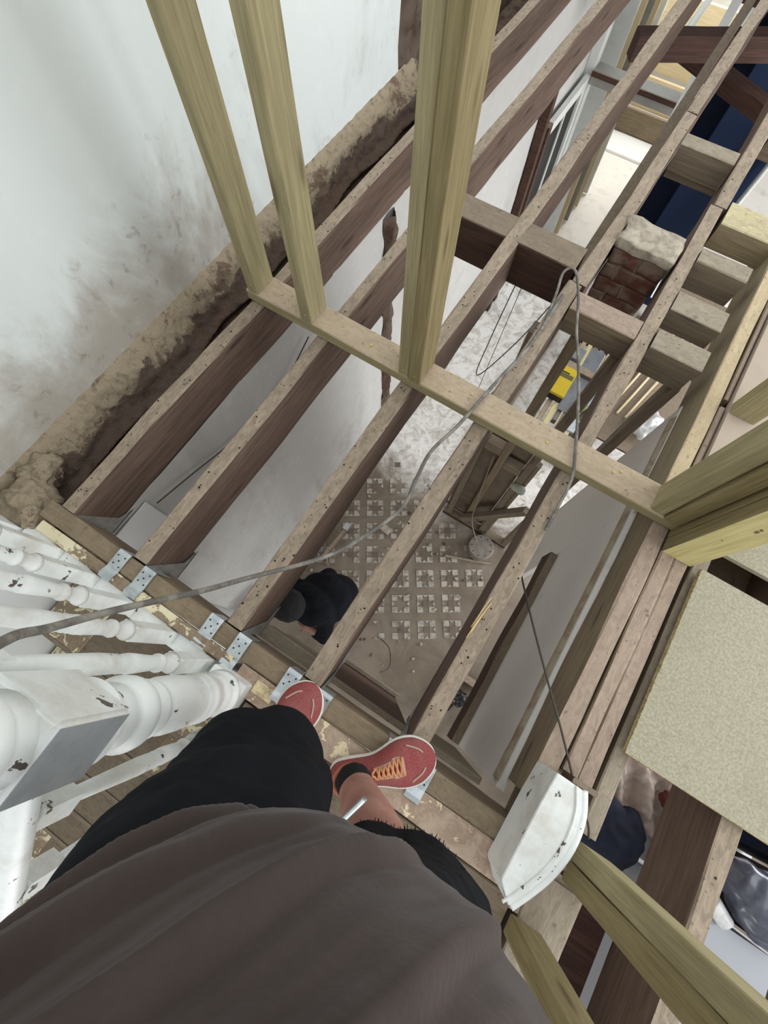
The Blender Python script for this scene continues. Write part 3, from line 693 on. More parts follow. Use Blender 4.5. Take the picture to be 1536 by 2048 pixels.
# newel post
nw = empty('newel_post', (-.35, -.30, 0)); tag(nw, 'thick white turned newel post with chipped paint at the landing corner', 'newel post')
nx, ny, na = -.325, -.312, .056
M_nside = simple('grey_shade_side', (152, 156, 158), .45, var=.2)  # grey for the block's shaded face, shade put into the colour
bm = bmesh.new(); addbox(bm, nx - na, nx + na, ny - na, ny + na, -.25, .07); bmesh.ops.bevel(bm, geom=bm.edges[:], offset=.003, segments=2, affect='EDGES'); bm_obj('square_foot', bm, M_white, nw)
bm = bmesh.new()
P = [(.062, 0), (.056, .01), (.045, .02), (.043, .03), (.052, .038), (.055, .05), (.046, .06), (.044, .075), (.050, .11), (.056, .145), (.058, .17), (.050, .18), (.057, .19), (.050, .20), (.052, .21), (.055, .25), (.057, .30), (.056, .35), (.050, .385), (.044, .395), (.052, .405), (.054, .42), (.044, .43), (.042, .44), (.055, .455), (.062, .475), (.063, .495), (.053, .51), (.046, .52), (.053, .53), (.046, .545), (.052, .57), (.060, .59), (.064, .60)]
lathe(bm, P, nx, ny, 32, .07); bm_obj('turned_shaft', bm, M_white, nw, smooth=True)
bm = bmesh.new(); addbox(bm, nx - na, nx + na, ny - na, ny + na, .668, .83)
# chamfered shoulders
bmesh.ops.bevel(bm, geom=[e for e in bm.edges], offset=.006, segments=2, affect='EDGES')
me = bpy.data.meshes.new('square_block'); bmesh.ops.recalc_face_normals(bm, faces=bm.faces); bm.to_mesh(me); bm.free()
me.materials.append(M_white)
link('square_block', me, None, nw)
slab('shade_side', nx + na + .0002, nx + na + .0012, ny - .050, ny + .050, .674, .824, M_nside, nw)  # thin grey panel that paints the shade on this face
bm = bmesh.new(); lathe(bm, [(.056, 0), (.046, .015), (.052, .03), (.062, .045), (.056, .06), (.042, .075), (.05, .10), (.058, .13), (.05, .165), (.03, .185), (.008, .19)], nx, ny, 28, .83); bm_obj('turned_cap', bm, M_white, nw, smooth=True)
# stair balustrade behind newel
rail = tube('handrail', [(-.345, -.36, .70), (-.345, -.70, .41), (-.345, -1.3, -.10), (-.345, -2.0, -.70)], .026, M_white, seg=14); tag(rail, 'white round handrail sloping down the stairs from the newel post', 'handrail')
for i, y in enumerate((-.50, -.69, -.88, -1.07)):
    zt = .70 - (-.36 - y) * .853 - .02; baluster(-.345, y, zt - .92, zt, ['white turned stair baluster directly behind the newel post', 'white turned stair baluster second behind the newel post', 'white turned stair baluster third behind the newel, half hidden by the shorts', 'white turned stair baluster furthest down the flight'][i])
fl = empty('staircase', (-.78, -.5, -1.0)); tag(fl, 'worn wooden stair flight with peeling white edges below the balusters', 'staircase')
for i in range(9):
    y1 = -.35 - i * .235; z = -.42 - i * .20
    slab('tread', -1.19, -.37, y1 - .26, y1, z - .03, z, m_tread if i else globals().setdefault('m_tread', m_peel2_ if 'm_peel2_' in globals() else M_floorb), fl)
    slab('riser', -1.19, -.37, y1 - .235 - .018, y1 - .235, z - .2, z - .031, M_dark, fl)
    slab('painted_edge', -.56, -.371, y1 - .26, y1, z + .0005, z + .003, M_peel, fl); slab('painted_edge', -1.185, -.98, y1 - .26, y1, z + .0005, z + .003, M_peel, fl); slab('nosing', -1.19, -.37, y1 - .275, y1 - .2605, z - .032, z + .004, M_dark, fl)
timber('string', (-.345, -.34, -.45), (-.345, -2.2, -2.05), .035, .26, M_white, fl)

# ============================================================ LOWER HALL: tiles, door, clutter
PI4 = pi / 4
TA = math.radians(33)   # tile grid turned against the walls
def tmesh(name, pts, z0, z1):
    n = len(pts); me = bpy.data.meshes.new(name)
    me.from_pydata([(x, y, z0) for x, y in pts] + [(x, y, z1) for x, y in pts], [], [tuple(range(n - 1, -1, -1)), tuple(range(n, 2 * n))] + [(i, (i + 1) % n, n + (i + 1) % n, n + i) for i in range(n)]); me.update(); return me
TS = .054
sq = tmesh('floor_tile', [(-TS / 2 + .001, -TS / 2 + .001), (TS / 2 - .001, -TS / 2 + .001), (TS / 2 - .001, TS / 2 - .001), (-TS / 2 + .001, TS / 2 - .001)], -.004, .0035); sq.materials.append(M_tilel)
tri = tmesh('floor_tile', [(-TS / 2 + .001, TS / 2 - .001), (0, .002), (TS / 2 - .001, TS / 2 - .001)], -.004, .0038); tri.materials.append(M_tilel)
tri2 = tmesh('floor_tile', [(-TS / 2 + .001, -TS / 2 + .001), (TS / 2 - .001, -TS / 2 + .001), (0, -.002)], -.004, .0032); tri2.materials.append(M_tiled)
cen = tmesh('floor_tile', [(-TS / 2 + .001, -TS / 2 + .001), (TS / 2 - .001, -TS / 2 + .001), (TS / 2 - .001, TS / 2 - .001), (-TS / 2 + .001, TS / 2 - .001)], -.004, .0030); cen.materials.append(M_tiled)
PITCH = .232; ntile = 0; far_bm = bmesh.new(); cells = []
for i in range(-12, 13):
    for j in range(-12, 13):
        cx, cy = -.35 + (i * cos(TA) - j * sin(TA)) * PITCH, .9 + (i * sin(TA) + j * cos(TA)) * PITCH
        lim = 2.05 - .5 * (cx + 1) + .35 * NZ(cx * 3, cy * 3)
        if -1.0 < cx < .42 and .12 < cy < lim and not (cy > 1.4 and cx > -.3): cells.append((cx, cy, random.random()))
cells.sort(key=lambda c: (c[0] + .35) ** 2 + (c[1] - .9) ** 2)
for (cx, cy, rr) in cells:
    for a in (-1, 0, 1):
        for b in (-1, 0, 1):
            lx, ly = a * TS, b * TS; x = cx + lx * cos(TA) - ly * sin(TA); y = cy + lx * sin(TA) + ly * cos(TA)
            if y < .3 and random.random() < .5 or random.random() < .05: continue
            if x < -1.05: continue
            ms = [(sq, 0)] if a and b else ([(cen, 0)] if not a and not b else [(tri, math.atan2(b, a) - pi / 2)])
            for mm, rz in ms:
                if ntile >= 290: continue
                o = bpy.data.objects.new('floor_tile', mm); C.objects.link(o); o.parent = floor; ntile += 1
                o.location = (x, y, FZ + .0005 + random.uniform(0, .0008)); o.rotation_euler = (0, 0, TA + rz)
bmg = bmesh.new()   # plain grey bands between the patterned blocks, beneath them
for k in range(0):
    pass
bmg.free()
# dust sheet/plywood edge, threshold
tag(slab('threshold_strip', -1.05, -.28, 4.60, 4.64, FZ, FZ + .012, M_dark), 'dark threshold strip across the bright hall floor', 'threshold')
# vestibule door frame at y=4.8
df = empty('door_frame', (-.65, 4.85, FZ)); df['kind'] = 'structure'; df.name = 'door_1'
slab('jamb', -1.07, -1.0, 4.80, 4.92, FZ, -.25, M_jamb, df); slab('jamb', -.275, -.215, 4.80, 4.92, FZ, -.25, M_jamb, df)
slab('transom', -1.0, -.275, 4.79, 4.93, -1.06, -.97, M_jambd, df); slab('transom_cap', -1.0, -.275, 4.775, 4.79, -1.0, -.965, M_dark, df)
slab('head', -1.0, -.275, 4.80, 4.92, -.36, -.26, M_jamb, df)
# open glazed door leaf against the left wall
dl = empty('door_leaf', (-1.0, 4.4, FZ)); tag(dl, 'white door with dark glazed panes folded open against the lower hall wall', 'door')
slab('stile', -1.045, -1.005, 4.70, 4.78, FZ + .01, -1.0, M_jamb, dl); slab('stile', -1.045, -1.005, 4.02, 4.09, FZ + .01, -1.0, M_dark, dl)
for z0, z1 in ((FZ + .01, FZ + .22), (-1.9, -1.82), (-1.08, -1.0)): slab('rail', -1.045, -1.005, 4.09, 4.70, z0, z1, M_jamb, dl)
for k in range(2):
    y0 = 4.10 + k * .30
    slab('pane', -1.03, -1.02, y0, y0 + .27, FZ + .22, -1.9, M_dglass, dl); slab('pane', -1.03, -1.02, y0, y0 + .27, -1.82, -1.08, M_dglass, dl)
    if k: slab('glazing_bar', -1.04, -1.008, y0 - .03, y0, FZ + .22, -1.08, M_jamb, dl)
tag(slab('dark_post', -1.06, -1.0, 3.86, 3.93, FZ, -.7, M_dark), 'dark upright post against the lower hall wall beside the open door', 'post')
# porch beyond
tag(slab('porch_sill', -1.05, -.28, 7.05, 7.45, FZ, FZ + .03, simple('white_sill', (246, 246, 244), .5)), 'bright white sill strip at the end of the hall floor', 'sill')
for i, (z0, z1, y) in enumerate(((FZ, FZ + .30, 7.46), (FZ + .30, FZ + .62, 7.52), (FZ + .64, FZ + 1.3, 7.60), (FZ + 1.3, -.3, 7.75))):
    tag(slab('pine_board', -1.05, -.25, y, y + .04, z0, z1, [M_pink, M_beige, M_beige, M_jamb][i]), ['brown lower board closing the porch above the white sill', 'pale pine board in the porch, lower one', 'pale pine board in the porch, under the transom', 'whitish upper board at the back of the porch'][i], 'board')
struct(slab('wall_left', -1.35, -1.07, 4.93, 8.4, FZ, .2, M_jamb)); struct(slab('wall_right', -.2, -.12, 4.93, 8.4, FZ, .2, M_jamb))
for i, (y, w_) in enumerate(((5.12, .20), (5.36, .22), (5.62, .24), (5.9, .24), (6.18, .26))):
    tag(timber('leaning_board', (-.95, y, FZ + .012), (-1.01, y + .02, -.45), w_, .02, [M_jamb, M_beige, M_jambd, M_beige, M_jamb][i]), ['white length leaning in the porch, nearest the transom', 'pale pine length leaning second in the porch', 'grey painted length leaning in the middle of the porch row', 'pale pine length leaning fourth in the porch', 'white length leaning furthest in the porch row'][i], 'board')
tb = tube('white_tube', [(-.56, 5.45, -1.02), (-.48, 5.9, -.72)], .028, M_vest, seg=14); tag(tb, 'white plastic tube resting above the porch door transom', 'tube')
tag(slab('shelf_board', -.80, -.28, 5.6, 6.0, -1.10, -1.06, M_beige), 'pine shelf board seen through the toplight above the transom', 'shelf')
# yellow bottle
yb = empty('yellow_bottle', (-.97, 6.68, FZ)); tag(yb, 'bright yellow plastic bottle on the hall floor by the porch', 'bottle')
bm = bmesh.new(); lathe(bm, [(.045, 0), (.05, .01), (.05, .16), (.042, .20), (.022, .235), (.018, .25)], -.97, 6.68, 20, FZ + .001); bm_obj('body', bm, M_yel, yb, smooth=True)
bm = bmesh.new(); lathe(bm, [(.02, 0), (.02, .03), (.012, .035)], -.97, 6.68, 14, FZ + .251); bm_obj('cap', bm, simple('orange_cap', (220, 110, 20), .4), yb, smooth=True)
# timber pile in the side room
for i in range(9):
    x = .02 + i * .062 + (.02 if i > 4 else 0); zt = FZ + .5 + .02 * (i % 3); L0 = 2.2 + .15 * (i % 4)
    tag(bx('timber_length', x, x + .042, L0, 4.2 - .1 * (i % 2), zt - .06, zt, [M_grey, M_plate, M_pale, M_grey, M_plate, M_beige, M_grey, M_plate, M_grey][i], jit=.001), 'sawn timber length in the stack on the side room floor beyond the frame', 'timber', 'stacked timber lengths in the side room')
for y in (2.5, 3.7): tag(bx('stack_bearer', -.05, .62, y, y + .08, FZ + .36, FZ + .435, M_dark), 'dark bearer under the stacked timber lengths, ' + ('nearer one' if y < 3 else 'further one'), 'bearer')
for x, y in ((0, 2.52), (.5, 2.52), (0, 3.72), (.5, 3.72)): tag(bx('trestle_leg', x, x + .06, y, y + .06, FZ + .001, FZ + .358, M_dark), 'short leg holding up the timber stack', 'leg', 'short legs under the timber stack')
tag(slab('metal_sheet', .16, .33, 2.75, 3.55, FZ + .53, FZ + .537, M_greyp), 'dull grey metal sheet lying on the stacked timber', 'sheet')
tag(slab('metal_box', .02, .16, 3.28, 3.42, FZ + .53, FZ + .60, M_greyp), 'small grey metal box on the stacked timber', 'box')
tag(bx('cross_batten', -.04, .5, 3.18, 3.26, FZ + .54, FZ + .58, M_old), 'brown batten lying across the stacked timber', 'batten')
yx = empty('yellow_box', (.10, 2.96, FZ + .54)); tag(yx, 'yellow and black tool battery box on the stacked timber', 'box')
slab('box_body', .015, .190, 2.80, 3.12, FZ + .545, FZ + .62, M_blk, yx); slab('yellow_lid', .014, .191, 2.798, 3.122, FZ + .621, FZ + .65, M_box, yx)
slab('dark_label', .05, .180, 2.99, 3.04, FZ + .6505, FZ + .6515, simple('label_grey', (92, 88, 50), .6), yx)
text('TOOLS', .03, Matrix.Translation((.102, 3.055, FZ + .6513)) @ Matrix.Rotation(0, 4, 'Z'), M_blk, yx, name='lettering') if False else slab('dark_line', .055, .13, 3.045, 3.058, FZ + .6505, FZ + .6512, M_blk, yx)
bt = empty('spray_can', (.40, 2.95, -2.3)); tag(bt, 'light blue and green aerosol can lying by the fifth joist below', 'can')
def lyingcan(x, y, z, rot, L, r, cols, parent):
    base = Matrix.Translation((x, y, z)) @ Matrix.Rotation(rot, 4, 'Z') @ Matrix.Rotation(pi / 2, 4, 'Y')
    z0 = 0
    for nm, frac, mt, rr in cols:
        bm = bmesh.new(); pr_ = [(r * rr * .9, z0), (r * rr, z0 + .01), (r * rr, z0 + L * frac - .01), (r * rr * .9, z0 + L * frac)]; lathe(bm, pr_, 0, 0, 20, 0); bm_obj(nm, bm, mt, parent, mw=base, smooth=True); z0 += L * frac
lyingcan(.33, 2.78, FZ + .56, math.radians(62), .34, .045, (('green_label', .4, simple('olive_label', (168, 166, 92), .5, var=.7, var_col=(80, 84, 50), vscale=30), 1), ('blue_body', .5, simple('pale_blue_label', (196, 216, 226), .4, var=.5, var_col=(120, 140, 156), vscale=24), 1), ('cap', .1, M_jamb, .6)), bt)
tag(slab('metal_tool', .36, .44, 2.58, 2.72, FZ + .535, FZ + .56, M_steel), 'shiny steel tool end poking out beside the sole plate', 'tool')
# navy walls
struct(slab('wall_navy', -.12, .09, 5.15, 5.25, FZ, .2, M_navy)); struct(slab('wall_navy', .09, .62, 4.95, 5.25, FZ, .2, simple('navy_paint_lit', (20, 34, 60), .7, 0, .2, var=.3, var_col=(28, 40, 62), vscale=2)))  # brighter navy copy on the breast paints its lit face
tag(timber('white_board', (.56, 4.7, FZ), (.60, 4.86, -1.0), .02, .16, M_jamb), 'white board leaning at the right edge of the navy wall', 'board')
# brown board stack and bags beyond noggins
tag(slab('plywood_sheet', .50, 1.5, 2.6, 4.6, FZ + .62, FZ + .64, M_dark), 'dark brown plywood sheet lying below the row of noggins', 'board')
for x, y in ((.55, 2.7), (1.4, 2.7), (.55, 4.4), (1.4, 4.4)): tag(bx('trestle_leg', x, x + .06, y, y + .06, FZ + .001, FZ + .618, M_dark), 'leg under the dark plywood sheet', 'leg', 'legs under the dark plywood sheet')
for i in range(3): tag(timber('thin_batten', (.58 + .08 * i, 2.9, FZ + .66), (.85 + .1 * i, 4.4, FZ + .66), .02, .02, M_beige), ['thin pale batten on the dark plywood, left one', 'thin pale batten on the dark plywood, middle one', 'thin pale batten on the dark plywood, right one'][i], 'batten')
def crump(s, a): return lambda c: a * NZ(c.x * s, c.y * s, c.z * s) + a * .6 * NZ(c.x * s * 2.3, c.y * s * 2.3, c.z * s * 2.3)
for lab, p, s in (('crumpled clear plastic bag below the noggin nearest the plaster panel', (.93, 2.86, FZ + .75), .13), ('crumpled grey plastic scrap below the second noggin', (.62, 3.55, FZ + .74), .10)):
    tag(blobs('plastic_bag', [('e', p, (s, s * 1.2, s * .6))], M_plast, voxel=.015, smooth=2, disp=crump(14, .03)), lab, 'bag')
tag(slab('paper_sheet', .42, .62, 4.3, 4.6, FZ + .645, FZ + .65, M_wpaper), 'white printed paper sheet lying far below the third noggin', 'paper')
# clutter on the tiles
gd = empty('round_drain_cover', (.263, 1.33, FZ + .06)); tag(gd, 'round grey perforated junction cover at the foot of the stud frame', 'cover')
bm = bmesh.new(); lathe(bm, [(.115, 0), (.12, .01), (.12, .10), (.112, .115)], .262, 1.35, 32, FZ + .001); bm_obj('housing', bm, simple('dusty_cover', (134, 126, 116), .6, .1, var=.4), gd, smooth=False)
bm = bmesh.new()
for k in range(9): bmesh.ops.create_circle(bm, cap_ends=True, segments=8, radius=.006, matrix=Matrix.Translation((.262 + .09 * cos(k * 2 * pi / 9), 1.35 + .09 * sin(k * 2 * pi / 9), FZ + .1175)))
bm_obj('hole_ring', bm, M_hole, gd)
tag(blobs('cloth_knot', [('e', (.20, 1.47, -1.52), (.06, .035, .03)), ('s', (.235, 1.46, -1.53), .025)], simple('grey_green_cloth', (160, 164, 150), .9), voxel=.008, smooth=2), 'pale grey knot of cloth tied on the diagonal timber', 'cloth')
tag(timber('wood_strip', (.02, 1.12, FZ + .012), (.42, 1.28, FZ + .012), .02, .02, M_grey), 'long thin wood strip on the tiles below the round cover', 'strip')
tag(timber('spirit_level', (-.93, .46, FZ + .07), (-.90, .80, FZ + .07), .035, .07, M_old), 'brown spirit level with a silver end lying by the crouching worker', 'tool')
tag(slab('level_end', -.925, -.875, .80, .87, FZ + .07, FZ + .12, M_steel), 'silver end block of the level by the crouching worker', 'tool')
tag(timber('wood_strip', (-1.02, .62, FZ + .03), (-.86, .44, FZ + .03), .02, .02, M_grey), 'short thin wood strip beside the spirit level', 'strip')
tag(rough_block('brick_fragment', -.66, -.54, 1.0, 1.07, FZ + .004, FZ + .03, M_mortar, None, .004, 4), 'flat mortar fragment on the patterned tiles under the grey cable', 'rubble')
for i in range(46):
    x, y = random.uniform(-1.0, .45), random.uniform(-.05, 1.4); s = random.uniform(.006, .022)
    bm = bmesh.new(); bmesh.ops.create_icosphere(bm, subdivisions=1, radius=s)
    for v in bm.verts: v.co *= random.uniform(.6, 1.2); v.co.z *= .5
    tag(bm_obj('debris_chip', bm, random.choice((M_mortar, M_rubble, M_mortar)), None, Matrix.Translation((x, y, FZ + s * .5))), 'small plaster crumb scattered on the lower hall floor', 'debris', 'plaster crumbs on the lower hall floor')
# black tools & blue cloth seen right of fifth joist
tag(blobs('tool_bag', [('e', (.62, .02, FZ + .10), (.10, .08, .09)), ('e', (.74, .10, FZ + .07), (.08, .07, .06)), ('c', (.60, .05, FZ + .1), .03, (.72, .15, FZ + .14), .02)], M_blk, voxel=.012, smooth=2, disp=crump(20, .02)), 'black tool bag in the dark below the right side of the fifth joist', 'bag')
tag(slab('pale_block', .62, .86, .24, .30, FZ + .001, FZ + .05, M_pink), 'pale wood block on the floor beyond the black tool bag', 'block')
# clutter below the side room
wb = empty('work_table', (1.9, .0, FZ)); tag(wb, 'low table carrying dust sheets below the chipboard corner', 'table')
slab('table_top', 1.25, 2.5, -.115, .62, -1.84, -1.80, M_jamb, wb)
for x in (1.28, 2.42):
    for y in (-.11, .55): slab('leg', x, x + .05, y, y + .05, FZ, -1.84, M_dark, wb)
sheet = grid_strip('dust_sheet', lambda u, v: (1.45 + .58 * u, .02 + .52 * v, -1.70 + .07 * NZ(u * 6, v * 3, 1) + .05 * sin(u * 20 + v * 9) * .6 + .02 * NZ(u * 20, v * 14)), 90, 60, M_cloth); tag(sheet, 'crumpled pinkish dust sheet in folds below the chipboard edge', 'cloth')
so_ = sheet.modifiers.new('solid', 'SOLIDIFY'); so_.thickness = .006
tag(blobs('red_cloth', [('e', (1.86, .25, -1.60), (.07, .05, .04)), ('e', (1.93, .29, -1.60), (.05, .05, .04))], M_redc, voxel=.01, smooth=2, disp=crump(20, .02)), 'dark red cloth poking out of the dust sheet', 'cloth')
tag(blobs('holdall_bag', [('e', (1.66, -.10, -1.66), (.17, .15, .13)), ('e', (1.56, -.02, -1.66), (.12, .14, .10)), ('e', (1.73, .0, -1.67), (.08, .10, .10)), ('c', (1.5, -.15, -1.66), .07, (1.6, -.2, -1.68), .06)], M_navyc, voxel=.015, smooth=4, disp=crump(9, .02)), 'dark navy holdall lying by the dust sheet', 'bag')
cabn = empty('grey_cabinet', (2.1, -.45, FZ)); tag(cabn, 'pale grey cabinet top below the lower right joist', 'cabinet')
slab('carcass', 1.84, 2.6, -.95, -.14, FZ, -1.02, M_greycab, cabn); slab('top_panel', 1.79, 2.62, -.97, -.12, -1.019, -1.0, M_greycab, cabn)
tag(slab('cupboard', 1.66, 2.6, .0, .5, -1.78, -1.10, M_dark) if False else slab('storage_box', 2.08, 2.45, -.10, .20, -1.79, -1.12, M_blk), 'dark storage box behind the grey cabinet', 'box')
bgp = empty('plastic_sack', (1.95, .05, -1.0)); tag(bgp, 'shiny plastic sack with a yellow label at the right edge', 'bag')
blobs('sack', [('e', (1.98, .04, -.96), (.20, .14, .12)), ('e', (1.86, .07, -.96), (.12, .10, .08))], simple('smoky_plastic', (84, 86, 96), .22, 0, .4, var=.8, var_col=(40, 42, 60), vscale=5), bgp, voxel=.014, smooth=6, disp=crump(9, .02))
slab('yellow_label', 1.95, 2.10, -.02, .08, -.862, -.840, M_box, bgp)
bn = tube('bottle_neck', [(1.76, -.06, -.98), (1.84, -.11, -.98)], .035, M_plast, seg=12); tag(bn, 'clear bottle neck lying on the grey cabinet edge', 'bottle')
tag(slab('navy_box', 2.08, 2.45, .25, .55, -1.79, -1.05, M_navy), 'navy box in the gap right of the dark-faced joist', 'box')

# ============================================================ CABLES
cabl = tube('power_cable', [(-.30, -.262, 1.02), (-.347, -.202, .9), (-.408, -.211, .75), (-.418, -.166, .6), (-.40, -.09, .42), (-.386, -.011, .25), (-.30, .12, .15), (-.247, .223, .1), (-.187, .411, .05), (-.200, .53, .035), (-.209, .64, .045), (-.180, .76, .062), (-.164, .88, .066), (-.148, 1.021, .05), (-.127, 1.23, .015), (-.125, 1.5, .014)], .0062, M_cable, seg=10); tag(cabl, 'thick grey cable swooping from the newel over the joists and sole plate', 'cable')
c2 = tube('slack_cable', [(-.128, 1.36, .012), (-.150, 1.50, .012), (-.170, 1.60, .02), (-.135, 1.62, .03), (-.07, 1.52, .02), (-.01, 1.38, .014), (.05, 1.25, .03), (.12, 1.08, .05), (.189, .895, .064), (.225, .80, .05), (.236, .689, .012), (.238, .62, .006)], .0052, M_cable, seg=8); tag(c2, 'slack grey cable looping from the joist joint over the sole plate to the fifth joist', 'cable')
c3 = tube('thin_cable', [(.262, .60, -.32), (.285, .50, -.2), (.36, .36, -.10), (.458, .206, -.01), (.53, .12, .008), (.591, .049, .01), (.64, -.01, .012), (.690, -.05, .010), (.711, -.083, .002)], .0032, M_wire, seg=6); tag(c3, 'thin dark cable running down to the white curved trim', 'cable')
c4 = tube('thin_cable', [(-1.045, 1.02, -.34), (-1.052, .82, -.44), (-1.056, .6, -.46), (-1.055, .4, -.42), (-1.05, .2, -.34), (-1.05, .02, -.28)], .003, M_wire, seg=6); tag(c4, 'thin wire sagging along the lower wall below the first joist', 'cable')
c5 = tube('thin_wire', [(-.36, 1.82, -.12), (-.36, 1.6, -.5), (-.33, 1.45, -.6), (-.23, 1.55, -.4), (-.17, 1.70, -.25)], .0028, M_wire, seg=6); tag(c5, 'thin wire loop hanging below the cross beam', 'cable')
c6 = tube('thin_wire', [(-.34, 1.84, -.1), (-.31, 1.5, -.8), (-.25, 1.25, -.6), (-.18, 1.2, -.3)], .0018, M_wire, seg=5); tag(c6, 'fine wire hanging straight below the cross beam', 'cable')
c7 = tube('thin_wire', [(-.05, 1.47, -1.3), (0, 1.44, -1.9), (.06, 1.42, -2.4), (.20, 1.36, -2.66)], .004, simple('pale_wire', (150, 138, 118), .8), seg=6); tag(c7, 'pale wire dropping inside the stud frame to the round cover', 'cable')
c8 = tube('thin_wire', [(-.10, .15, -2.75), (.02, .12, -2.6), (.10, .0, -2.5), (.06, -.08, -2.4)], .004, M_wire, seg=6); tag(c8, 'dark curl of wire above the floor beyond the dark apron board', 'cable')
tag(tube('steel_conduit', [(-.468, 1.60, -.26), (-.462, 2.1, -.20)], .018, M_steel, seg=12), 'short steel conduit end under the third joist', 'pipe')

# ============================================================ PERSON (photographer, seen from the chest down)
HR = Vector((.974, .225, 0)); HU = Vector((-.225, .974, 0)); ZZ = Vector((0, 0, 1))
def W(r, u, z): return HR * r + HU * u + ZZ * z
RB = Matrix(((HR.x, HU.x, 0), (HR.y, HU.y, 0), (0, 0, 1)))
CR, CU = .0315, -.2945
prs = empty('person', tuple(W(CR, CU, 0))); tag(prs, 'person in brown t-shirt, black shorts and red trainers standing at the landing edge', 'person')
LA, RA = Vector((-.125, -.350, .09)), Vector((.103, -.283, .09))     # ankles
LK, RK = Vector((-.062, -.255, .47)), Vector((.250, -.295, .50))
LH, RH = Vector((-.035, -.315, .90)), Vector((.135, -.295, .90))
items = [('c', LA, .038, LK + Vector((0, 0, -.02)), .055), ('c', LK, .055, LH, .085), ('c', RA, .043, (RA + RK) / 2 + Vector((-.01, .0, .02)), .062), ('c', (RA + RK) / 2 + Vector((-.01, .0, .02)), .062, RK, .060), ('c', RK, .058, RH, .085),
         ('e', W(CR, CU - .02, .97), (.16, .11, .13), RB), ('e', W(CR, CU, 1.15), (.15, .10, .2), RB), ('e', W(CR, CU - .01, 1.36), (.17, .09, .12), RB),
         ('c', W(CR, CU - .01, 1.42), .055, W(CR, CU + .005, 1.52), .052), ('e', W(CR, CU + .03, 1.62), (.075, .095, .115), RB),
         ('e', W(CR, CU + .125, 1.60), (.014, .02, .024), RB), ('e', W(CR - .078, CU + .03, 1.61), (.012, .02, .032), RB), ('e', W(CR + .078, CU + .03, 1.61), (.012, .02, .032), RB),
         ('e', W(CR, CU + .10, 1.545), (.03, .02, .02), RB)]
for s in (-1, 1):
    sh = W(CR + s * .185, CU - .01, 1.41); el = W(CR + s * .30, CU + .02, 1.18); ha = Vector((.01 + s * .115, .03, 1.475))
    items += [('c', sh, .055, el, .042), ('c', el, .042, ha, .028), ('e', ha + W(-s * .03, .03, .005), (.03, .045, .018), RB)]
    for k in range(4): b0 = ha + W(-s * (.02 + .02 * k) + s * .02, .06, .005); items.append(('c', b0, .009, b0 + W(-s * .03, .025 - .004 * k, .015), .008))
    items.append(('c', ha + W(-s * .045, .01, -.0), .011, ha + W(-s * .075, .035, .012), .009))
body = blobs('body', items, M_skin, prs, voxel=.0095, smooth=5)
hair = blobs('hair', [('e', W(CR, CU + .012, 1.655), (.082, .096, .10), RB)], M_hair, body, voxel=.01, smooth=3, disp=crump(30, .01))
for s in (-1, 1):
    bm = bmesh.new(); bmesh.ops.create_icosphere(bm, subdivisions=2, radius=.013, matrix=Matrix.Translation(W(CR + s * .03, CU + .118, 1.625))); bm_obj('eye', bm, M_wpaper, body, smooth=True)
tube('mouth', [W(CR - .022, CU + .120, 1.565), W(CR, CU + .126, 1.563), W(CR + .022, CU + .120, 1.565)], .004, simple('lips', (150, 84, 78), .5), body, seg=8)
# t-shirt: lofted shell with slanting folds
def shirt(u, v):
    a = 2 * pi * u; z = .93 + (1.47 - .93) * v
    prof = [(0, .200, .152), (.12, .203, .161), (.3, .197, .163), (.5, .189, .151), (.7, .194, .133), (.85, .207, .123), (.93, .187, .10), (1, .09, .075)]
    for (t0, a0, b0), (t1, a1, b1) in zip(prof, prof[1:]):
        if t0 <= v <= t1: t = (v - t0) / (t1 - t0); t = t * t * (3 - 2 * t) ; A, B = a0 + (a1 - a0) * t, b0 + (b1 - b0) * t
    ca, sa = cos(a), sin(a); B_ = B if sa > 0 else B * .78
    r_ = A * (abs(ca) ** 1.0) * (1 if ca > 0 else -1); u_ = B_ * sa
    # slanting fold field
    q_ = z + 1.9 * r_ + .035 * NZ(r_ * 4, z * 3, 2) + .012 * NZ(r_ * 12, z * 9, 6)
    def saw(x_, sharp): t = x_ - math.floor(x_); return (t / sharp) ** 1.6 if t < sharp else (.5 + .5 * cos(pi * (t - sharp) / (1 - sharp)))
    loc_ = min(1.2, max(.12, .75 + 1.1 * NZ(q_ * 7, r_ * 3, 1))); front = (1 if sa > -.1 else .4) * min(1, .3 + v * 4)
    d = (-.0 + .0165 * saw(q_ * 6.6 + .6 * NZ(q_ * 5, 4, 4), .82) * loc_ + .0035 * saw(q_ * 23 + 1.2 * NZ(r_ * 5, z * 5, 9), .8) * max(0, .5 + NZ(r_ * 6, z * 7, 9))) * front + .004 * NZ(r_ * 9, z * 8, 5) + .0014 * NZ(r_ * 30, z * 26, 5)
    if v < .02: d -= .003
    nrm = Vector((ca / A, sa / B_)).normalized()
    return W(CR + .0 + r_ + nrm.x * d, CU + .0 + u_ + nrm.y * d, z)
st = grid_strip('t_shirt', shirt, 260, 220, M_shirt, prs)
sm = st.modifiers.new('solid', 'SOLIDIFY'); sm.thickness = .003; sm.offset = 1
for s in (-1, 1):
    sh = W(CR + s * .17, CU - .01, 1.415); el = W(CR + s * .30, CU + .02, 1.18); d = (el - sh)
    tube('sleeve', [sh, sh + d * .35, sh + d * .75], .07, M_shirt, prs, seg=20, rfun=lambda t: .062 + .014 * t)
